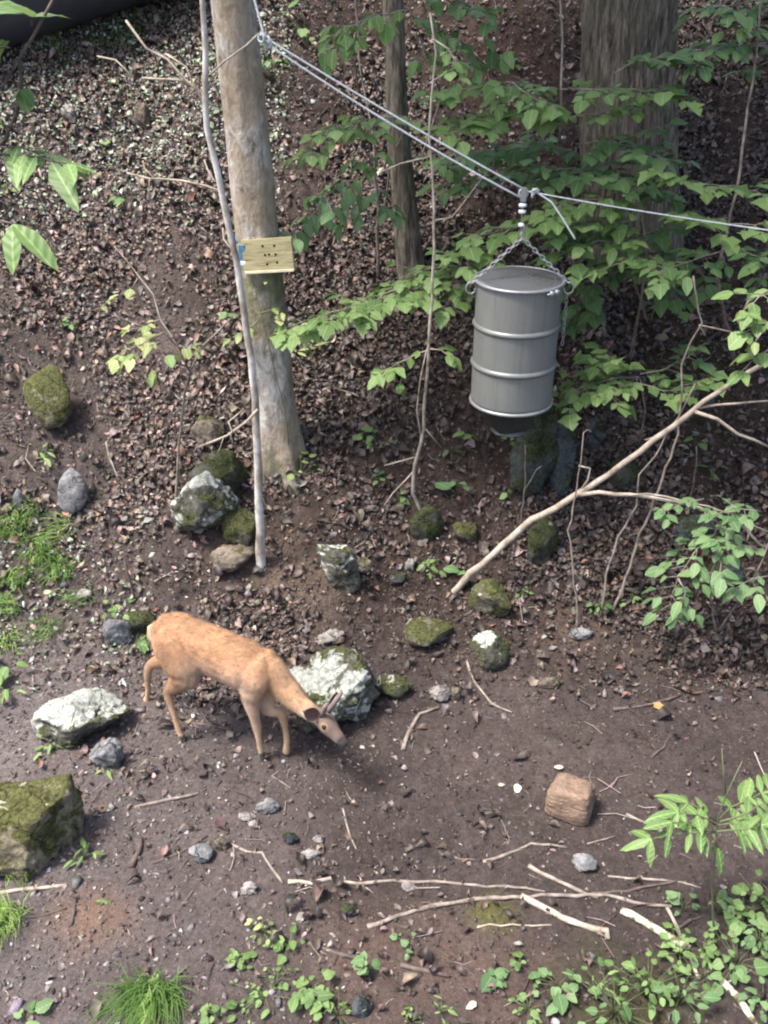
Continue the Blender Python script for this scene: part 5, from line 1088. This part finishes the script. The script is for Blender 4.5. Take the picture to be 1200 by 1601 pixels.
def tuft(label, px, py, n, h, spread, matn='grass', group=None, w=.006):
    g = ground(px, py); V = []; Fc = []; la = R.uniform(3.4, 5.2); lean = Vector((math.cos(la), math.sin(la))) * spread * .9
    for i in range(n):
        a = R.uniform(0, 6.283); rr = spread * R.random() ** .6; a0 = R.uniform(0, 6.283); bx, by = rr * .75 * math.cos(a0), rr * .6 * math.sin(a0); a = a if R.random() < .5 else a0 + R.gauss(0, .8); rr *= R.uniform(.3, 1.2); hh = h * R.choice((.35, .55, .75, .9, 1.05, 1.25)); ln = rr * .9 + hh * R.uniform(.15, .6)
        sx, sy = -math.sin(a), math.cos(a); k = len(V); bz = hz(g.x + bx, g.y + by) - g.z - .01
        for j, (t_, ww) in enumerate(((0, 1), (.4, 1), (.75, .7), (1, .08))):
            z = bz + hh * (t_ - .42 * t_ ** 3); o = ln * t_ ** 1.6; q = w * ww; bx += lean.x * (t_ ** 2) * .5; by += lean.y * (t_ ** 2) * .5
            V += [(bx + math.cos(a) * o + sx * q / 2, by + math.sin(a) * o + sy * q / 2, z), (bx + math.cos(a) * o - sx * q / 2, by + math.sin(a) * o - sy * q / 2, z + .001)]
        for j in range(3): Fc.append((k + 2 * j, k + 2 * j + 1, k + 2 * j + 3, k + 2 * j + 2))
    o = MB().add(V, Fc).build('grass_tuft', M[matn], None, g); return tag(o, label, 'grass', group)
tuft('thick bright grass tuft at the bottom left', 238, 1560, 330, .17, .16)
tuft('grass tuft cut by the left edge near the pale stick', 5, 1440, 170, .18, .13)
tuft('grass blades growing before the square mossy block', 25, 1362, 40, .13, .12)
GG = 'grassy tufts on the left bank'
for i, (x, y, n, lab) in enumerate([(22, 826, 160, 'topmost thick grass tuft at the left edge'), (62, 862, 200, 'widest grass tuft on the left bank'), (92, 890, 150, 'grass tuft at the right end of the bank grass'), (30, 905, 110, 'grass tuft low at the left edge above the pebbles'), (45, 800, 70, 'thin grass tuft beside the smooth pointed grey rock'), (105, 830, 60, 'thin grass blades under the smooth pointed grey rock'), (20, 952, 90, 'scrubby grass patch below the bank grass'), (75, 985, 60, 'sparse grass near the stones behind the deer'), (8, 1000, 60, 'sparse grass at the left edge below the scrubby patch'), (135, 935, 40, 'few blades of grass beside the small tan stone')]):
    tuft(lab, x, y, n, .13, .13, 'grass', GG, .007)
for x, y, lab in [(90, 75, 'dried yellowish grass at the foot of the dark pipe'), (215, 45, 'yellowed grass on the bank top left of the bare sapling'), (190, 70, 'green grass on the gravelly bank top'), (60, 60, 'short grass against the dark pipe')]:
    tuft(lab, x, y, 60, .18, .2, 'grass', 'grass along the bank top', .008)

# ------------------------------------------------------------------ the deer
def deer():
    O = Vector((-1.10, 4.766, 0)); O.z = hz(O.x, O.y); hd = math.radians(-22); u = Vector((math.cos(hd), math.sin(hd), 0)); w = Vector((-math.sin(hd), math.cos(hd), 0))
    def D(px, py, off=0.):                  # photo outline -> the vertical plane of the deer, shifted sideways by off
        r = Vector(ray(px, py)); o = Vector((0, 0, EYE)) - O - w * off; q = o + r * (-(o.dot(w)) / r.dot(w)); return Vector((q.dot(u), off, q.z))
    t = thing('deer', 'young tan deer with velvet antler buds bending its head to the dirt', 'deer', O, hd)
    parts = MB()
    def limb(pts, rad, n=14, flat=None):
        """tapered limb through pts with rounded ends; rad entries r or (r_side, r_vertical)"""
        P = [Vector(p) for p in pts]; RR = [(q, q) if not isinstance(q, tuple) else q for q in rad]
        # smooth resample (Catmull-Rom)
        QP, QR = [], []
        for i in range(len(P) - 1):
            p0, p1, p2, p3 = P[max(i - 1, 0)], P[i], P[i + 1], P[min(i + 2, len(P) - 1)]
            for k in range(6):
                s = k / 6; s2, s3 = s * s, s ** 3
                QP.append((p1 * 2 + (p2 - p0) * s + (p0 * 2 - p1 * 5 + p2 * 4 - p3) * s2 + (p1 * 3 - p0 - p2 * 3 + p3) * s3) * .5)
                e = s * s * (3 - 2 * s); QR.append(tuple(RR[i][j] * (1 - e) + RR[i + 1][j] * e for j in (0, 1)))
        QP.append(P[-1]); QR.append(RR[-1])
        d0 = (QP[0] - QP[1]).normalized(); d1 = (QP[-1] - QP[-2]).normalized(); A = []; m0 = max(QR[0]); m1 = max(QR[-1])
        for k in (1, .86, .5): A.append((QP[0] + d0 * m0 * k, tuple(max(q * math.sqrt(max(0, 1 - k * k)), .001) for q in QR[0])))
        A += list(zip(QP, QR))
        for k in (.5, .86, 1): A.append((QP[-1] + d1 * m1 * k, tuple(max(q * math.sqrt(max(0, 1 - k * k)), .001) for q in QR[-1])))
        V = []; Fc = []
        for i, (p, r) in enumerate(A):
            tg = (A[min(i + 1, len(A) - 1)][0] - A[max(i - 1, 0)][0]).normalized(); sd_ = Vector((0, 1, 0)); sd_ = (sd_ - tg * sd_.dot(tg)).normalized(); vt = tg.cross(sd_)
            for k in range(n): a = 2 * math.pi * k / n; V.append(p + sd_ * math.cos(a) * r[0] + vt * math.sin(a) * r[1])
        for i in range(len(A) - 1):
            for k in range(n): Fc.append((i * n + k, i * n + (k + 1) % n, (i + 1) * n + (k + 1) % n, (i + 1) * n + k))
        Fc.append(tuple(range(n - 1, -1, -1))); Fc.append(tuple((len(A) - 1) * n + k for k in range(n))); parts.add(V, Fc)
    # trunk of the body
    limb([(-.315, 0, .775), (-.22, 0, .785), (-.08, 0, .785), (.10, 0, .735), (.26, 0, .705), (.40, 0, .685), (.475, 0, .645)],
         [(.08, .10), (.115, .138), (.126, .150), (.136, .172), (.136, .172), (.108, .142), (.078, .098)], 20)
    # neck and head
    nk = [Vector((.42, 0, .70)), D(452, 1083, -.02), D(477, 1107, -.07), D(499, 1122, -.12)]
    hd_ = [D(500, 1119, -.12), D(511, 1132, -.145), D(527, 1151, -.175), D(537, 1161, -.195)]
    limb(nk, [(.09, .13), (.068, .092), (.049, .064), (.046, .052)], 16)
    limb(hd_, [(.050, .052), (.053, .062), (.033, .043), (.024, .028)], 16)
    for s in (-1, 1):      # shoulder blade, haunch and rib masses
        limb([(.40, .05 * s, .775), (.395, .085 * s, .70), (.37, .09 * s, .62)], [(.05, .06), (.055, .085), (.045, .07)], 12)
        limb([(-.31, .05 * s, .84), (-.24, .085 * s, .78), (-.17, .095 * s, .70)], [(.055, .07), (.06, .11), (.055, .10)], 12)
    # legs: w<0 is the camera side
    for s in (-1, 1):
        o = .085 * s
        if s < 0:
            J = [Vector((-.20, o, .765)), Vector((-.14, o * 1.15, .65)), Vector((-.135, o * 1.1, .575)), Vector((-.225, o, .455)), D(262, 1083, -.10), D(272, 1118, -.10), D(280, 1143, -.10)]
            hoof = [D(280, 1143, -.10), Vector((D(286, 1156, -.10).x, -.10, .012))]
        else:
            J = [Vector((-.23, o, .765)), Vector((-.225, o * 1.1, .65)), Vector((-.27, o * 1.1, .56)), Vector((-.42, o * 1.15, .47)), D(233, 1043, .12), D(231, 1078, .14), D(230, 1103, .15)]
            hoof = [D(230, 1103, .15), Vector((D(230, 1114, .15).x + .015, .15, .012))]
        limb(J, [(.078, .15), (.08, .14), (.064, .105), (.038, .056), (.023, .033), (.0165, .019), (.019, .021)], 12)
        limb(hoof, [.019, (.024, .028)], 10)
        J = [Vector((.36, .075 * s, .70)), Vector((.37, .085 * s, .59)), None]
        if s < 0: J = [Vector((.37, -.075, .70)), Vector((.345, -.085, .60)), Vector((.325, -.08, .50)), D(400, 1130, -.06), D(404, 1155, -.06), D(407, 1172, -.06)]; hoof = [D(407, 1172, -.06), Vector((D(410, 1184, -.06).x, -.06, .012))]
        else: J = [Vector((.38, .07, .68)), Vector((.39, .075, .58)), D(416, 1104, .03), D(439, 1116, .03), D(446, 1142, .03), D(448, 1160, .03)]; hoof = [D(448, 1160, .03), D(447, 1175, .03)]
        limb(J, [(.062, .115), (.054, .085), (.039, .052), (.027, .032), (.0175, .019), (.018, .02)], 12)
        limb(hoof, [.018, (.023, .026)], 10)
    me = parts.mesh('coat', None); tmp = bpy.data.objects.new('coat_tmp', me); COL.objects.link(tmp)
    md = tmp.modifiers.new('r', 'REMESH'); md.mode = 'VOXEL'; md.voxel_size = .0075; md.use_smooth_shade = True
    sm = tmp.modifiers.new('s', 'SMOOTH'); sm.iterations = 5; sm.factor = .5
    bpy.context.view_layer.update(); nm = bpy.data.meshes.new_from_object(tmp.evaluated_get(bpy.context.evaluated_depsgraph_get())); bpy.data.objects.remove(tmp); nm.name = 'body'
    co = np.empty(len(nm.vertices) * 3, np.float32); nm.vertices.foreach_get('co', co); co = co.reshape(-1, 3)
    # coat markings of a summer deer (tan, white belly / rump / throat / inner legs, dark muzzle, dark hooves)
    tan = np.array([.385, .212, .115]); pale = np.array([.43, .29, .18]); white = np.array([.58, .50, .43]); grey = np.array([.15, .105, .085]); dark = np.array([.035, .03, .028])
    c = np.tile(tan, (len(co), 1)); x, y, z = co.T
    def sm_(e0, e1, v): q = np.clip((v - e0) / (e1 - e0), 0, 1); return (q * q * (3 - 2 * q))[:, None]
    def blend(c, k, col): return c * (1 - k) + col * k
    body = (z > .48) & (x < .46)
    c = blend(c, sm_(.86, .60, z) * sm_(-.22, -.02, x) * sm_(.50, .40, x) * .85, np.array([.48, .335, .24]))
    c = blend(c, sm_(.40, .55, x) * .5, pale)
    c = blend(c, sm_(.59, .53, z) * sm_(.11, .05, np.abs(y)) * ((x > -.14) & (x < .27))[:, None], white)
    c = blend(c, sm_(-.335, -.38, x) * sm_(.92, .82, z) * (z > .58)[:, None], white)
    c = c * (1 - .3 * (sm_(.55, .45, z) * sm_(.28, .38, z)) * (x < -.1)[:, None]); c = blend(c, sm_(.45, .30, z) * ((x < .2) | (z < .5))[:, None] * (x < .68)[:, None] * .6, pale)
    nose = np.array(hd_[3]); eye_ = np.array(hd_[1]); dn = np.linalg.norm(co - nose, axis=1); de = np.linalg.norm(co - eye_, axis=1)
    c = c * (1 - .22 * sm_(.86, .95, z) * (x < .4)[:, None]); c = c * (1 + .5 * (vn(x * 9, z * 9) + .6 * vn(x * 23, z * 23 + y * 20)))[:, None]
    c = blend(c, sm_(.20, .10, de), grey); c = blend(c, sm_(.18, .09, dn) * .9, grey * .85); c = blend(c, sm_(.050, .034, dn), dark); c = blend(c, sm_(.034, .024, np.linalg.norm(co - (eye_ + np.array([0, -.045, .015])), axis=1)) * .45, pale)
    thr = np.array(D(480, 1117, -.09)); c = blend(c, sm_(.075, .04, np.linalg.norm(co - thr, axis=1)) * .7, white)
    for hp in ((D(286, 1157, -.10)), (D(230, 1114, .15)), (D(410, 1184, -.06)), (D(448, 1175, .06))):
        q = np.linalg.norm(co - np.array(hp), axis=1); c = blend(c, sm_(.058, .042, q), dark)
    a_ = nm.attributes.new('tint', 'FLOAT_COLOR', 'POINT'); a_.data.foreach_set('color', np.hstack([c, np.ones((len(c), 1))]).astype(np.float32).ravel())
    m, nt, bs, _ = nodes('deer_coat'); at_ = N(nt, 'ShaderNodeAttribute', attribute_name='tint'); v = coords(nt, (18, 60, 60)); f = noise_tex(nt, v, 4, 6, .7); f2 = noise_tex(nt, coords(nt), 9, 5)
    cc = mix(nt, .8, at_.outputs['Color'], ramp(nt, f, [(.3, (.86, .85, .84)), (.7, (1.1, 1.1, 1.1))]), 'MULTIPLY'); cc = mix(nt, .7, cc, ramp(nt, f2, [(.3, (.82, .80, .78)), (.7, (1.15, 1.15, 1.15))]), 'MULTIPLY')
    nt.links.new(cc, bs.inputs['Base Color']); bs.inputs['Roughness'].default_value = .75; bs.inputs['Specular IOR Level'].default_value = .2; bs.inputs['Sheen Weight'].default_value = .15
    bump(nt, bs, math_n(nt, 'ADD', f, math_n(nt, 'MULTIPLY', f2, 1.2)), .6, .008)
    nm.materials.clear(); nm.materials.append(m); nm.polygons.foreach_set('use_smooth', [True] * len(nm.polygons)); link('body', nm, t)
    # short hair lying back along the body
    nf = len(nm.polygons); ctr = np.empty(nf * 3, np.float32); nm.polygons.foreach_get('center', ctr); ctr = ctr.reshape(-1, 3); nrm_ = np.empty(nf * 3, np.float32); nm.polygons.foreach_get('normal', nrm_); nrm_ = nrm_.reshape(-1, 3)
    v0 = np.array([p.vertices[0] for p in nm.polygons]); pick = rng.integers(0, nf, 80000); pick = pick[ctr[pick, 2] > .10]
    P_ = ctr[pick] + rng.normal(0, .003, (len(pick), 3)); n_ = nrm_[pick]; xx, zz = P_[:, 0], P_[:, 2]
    leg = (zz < .5) & (xx < .55); flow = np.where(leg[:, None], np.array([[-.15, 0, -1.]]), np.array([[-1., 0, -.45]])) + rng.normal(0, .22, (len(pick), 3)); flow -= (flow * n_).sum(1)[:, None] * n_; flow /= np.linalg.norm(flow, axis=1)[:, None]
    ln_ = np.where(leg | (xx > .7), .007, .016)[:, None] * rng.uniform(.6, 1.3, (len(pick), 1)); sd2 = np.cross(flow, n_) * .0014
    Vh = np.stack([P_ - sd2 * .8, P_ + sd2 * .8, P_ + flow * ln_ + n_ * ln_ * .30], 1).reshape(-1, 3)
    hc = c[v0[pick]] * (1 + rng.normal(0, .11, (len(pick), 1)).clip(-.3, .35))
    hair = link('coat_hair', np_mesh('coat_hair', Vh, np.arange(len(Vh)).reshape(-1, 3), tint_mat('hair', .7, .25, 30, 0), np.repeat(hc, 3, 0).clip(.01, .8)), t); hair['kind'] = 'stuff'
    # head frame
    fwd = (hd_[3] - hd_[0]).normalized(); sidev = Vector((0, 1, 0)); sidev = (sidev - fwd * sidev.dot(fwd)).normalized(); upv = sidev.cross(fwd); upv = upv if upv.z > 0 else -upv
    earm = simple('ear_skin', [(.3, (.09, .05, .042)), (.7, (.17, .10, .08))], 12, .8, .2); eyem = simple('eye_dark', [(.3, (.01, .008, .007)), (.7, (.02, .015, .012))], 5, .15, .5, (1, 1, 1), 0)
    velv = simple('velvet', [(.3, (.12, .09, .088)), (.7, (.2, .155, .15))], 20, .9, .2)
    for s in (-1, 1):
        p = hd_[1] + sidev * s * .046 + upv * .018 + fwd * .012; MB().lathe([(.0, -.016), (.011, -.011), (.016, 0), (.011, .011), (.0, .016)], 14).build('eye', eyem, t, p)
        root = hd_[0] + sidev * s * .042 + upv * .032; dr = (sidev * s * 1.0 + upv * .55 - fwd * .45).normalized(); nrm = (fwd * .7 + upv * .3).normalized(); ax = dr.cross(nrm).normalized(); V = []; Fc = []
        prof = [(0, .018), (.25, .036), (.5, .042), (.75, .032), (.93, .014), (1, .002)]; L_ = .125; n = 7
        for tt, wd in prof:
            for k in range(n):
                q = k / (n - 1) * 2 - 1; V.append(root + dr * tt * L_ + ax * wd * q + nrm * (.020 * q * q * (1 - .4 * tt)))
        nv = len(V); V += [Vector(q) - nrm * .004 for q in V]
        for i in range(len(prof) - 1):
            for k in range(n - 1):
                f_ = (i * n + k, i * n + k + 1, (i + 1) * n + k + 1, (i + 1) * n + k); Fc.append(f_); Fc.append(tuple(nv + q for q in f_[::-1]))
        MB().add(V, Fc).build('ear', earm, t)
        rt = hd_[0] + fwd * .022 + sidev * s * .022 + upv * .045; tip = rt + upv * (.175 if s > 0 else .13) - fwd * .0 + sidev * s * .035
        MB().tube([rt - upv * .02, rt.lerp(tip, .35), rt.lerp(tip, .75), tip], [.018, .016, .016, .009], 10).build('antler', velv, t)
    # tail held down against the white rump
    p0 = Vector((-.375, 0, .83)); tm = simple('tail_hair', [(.3, (.4, .26, .15)), (.7, (.6, .45, .32))], 25, .85, .2, (1, 1, .3), .5)
    MB().tube([p0, p0 + Vector((-.035, 0, -.03)), p0 + Vector((-.05, 0, -.10)), p0 + Vector((-.042, 0, -.17))], [.022, .028, .026, .008], 10).build('tail', tm, t)
deer()
print('leaves', NLEAF[0], 'objects', len(scene.objects))
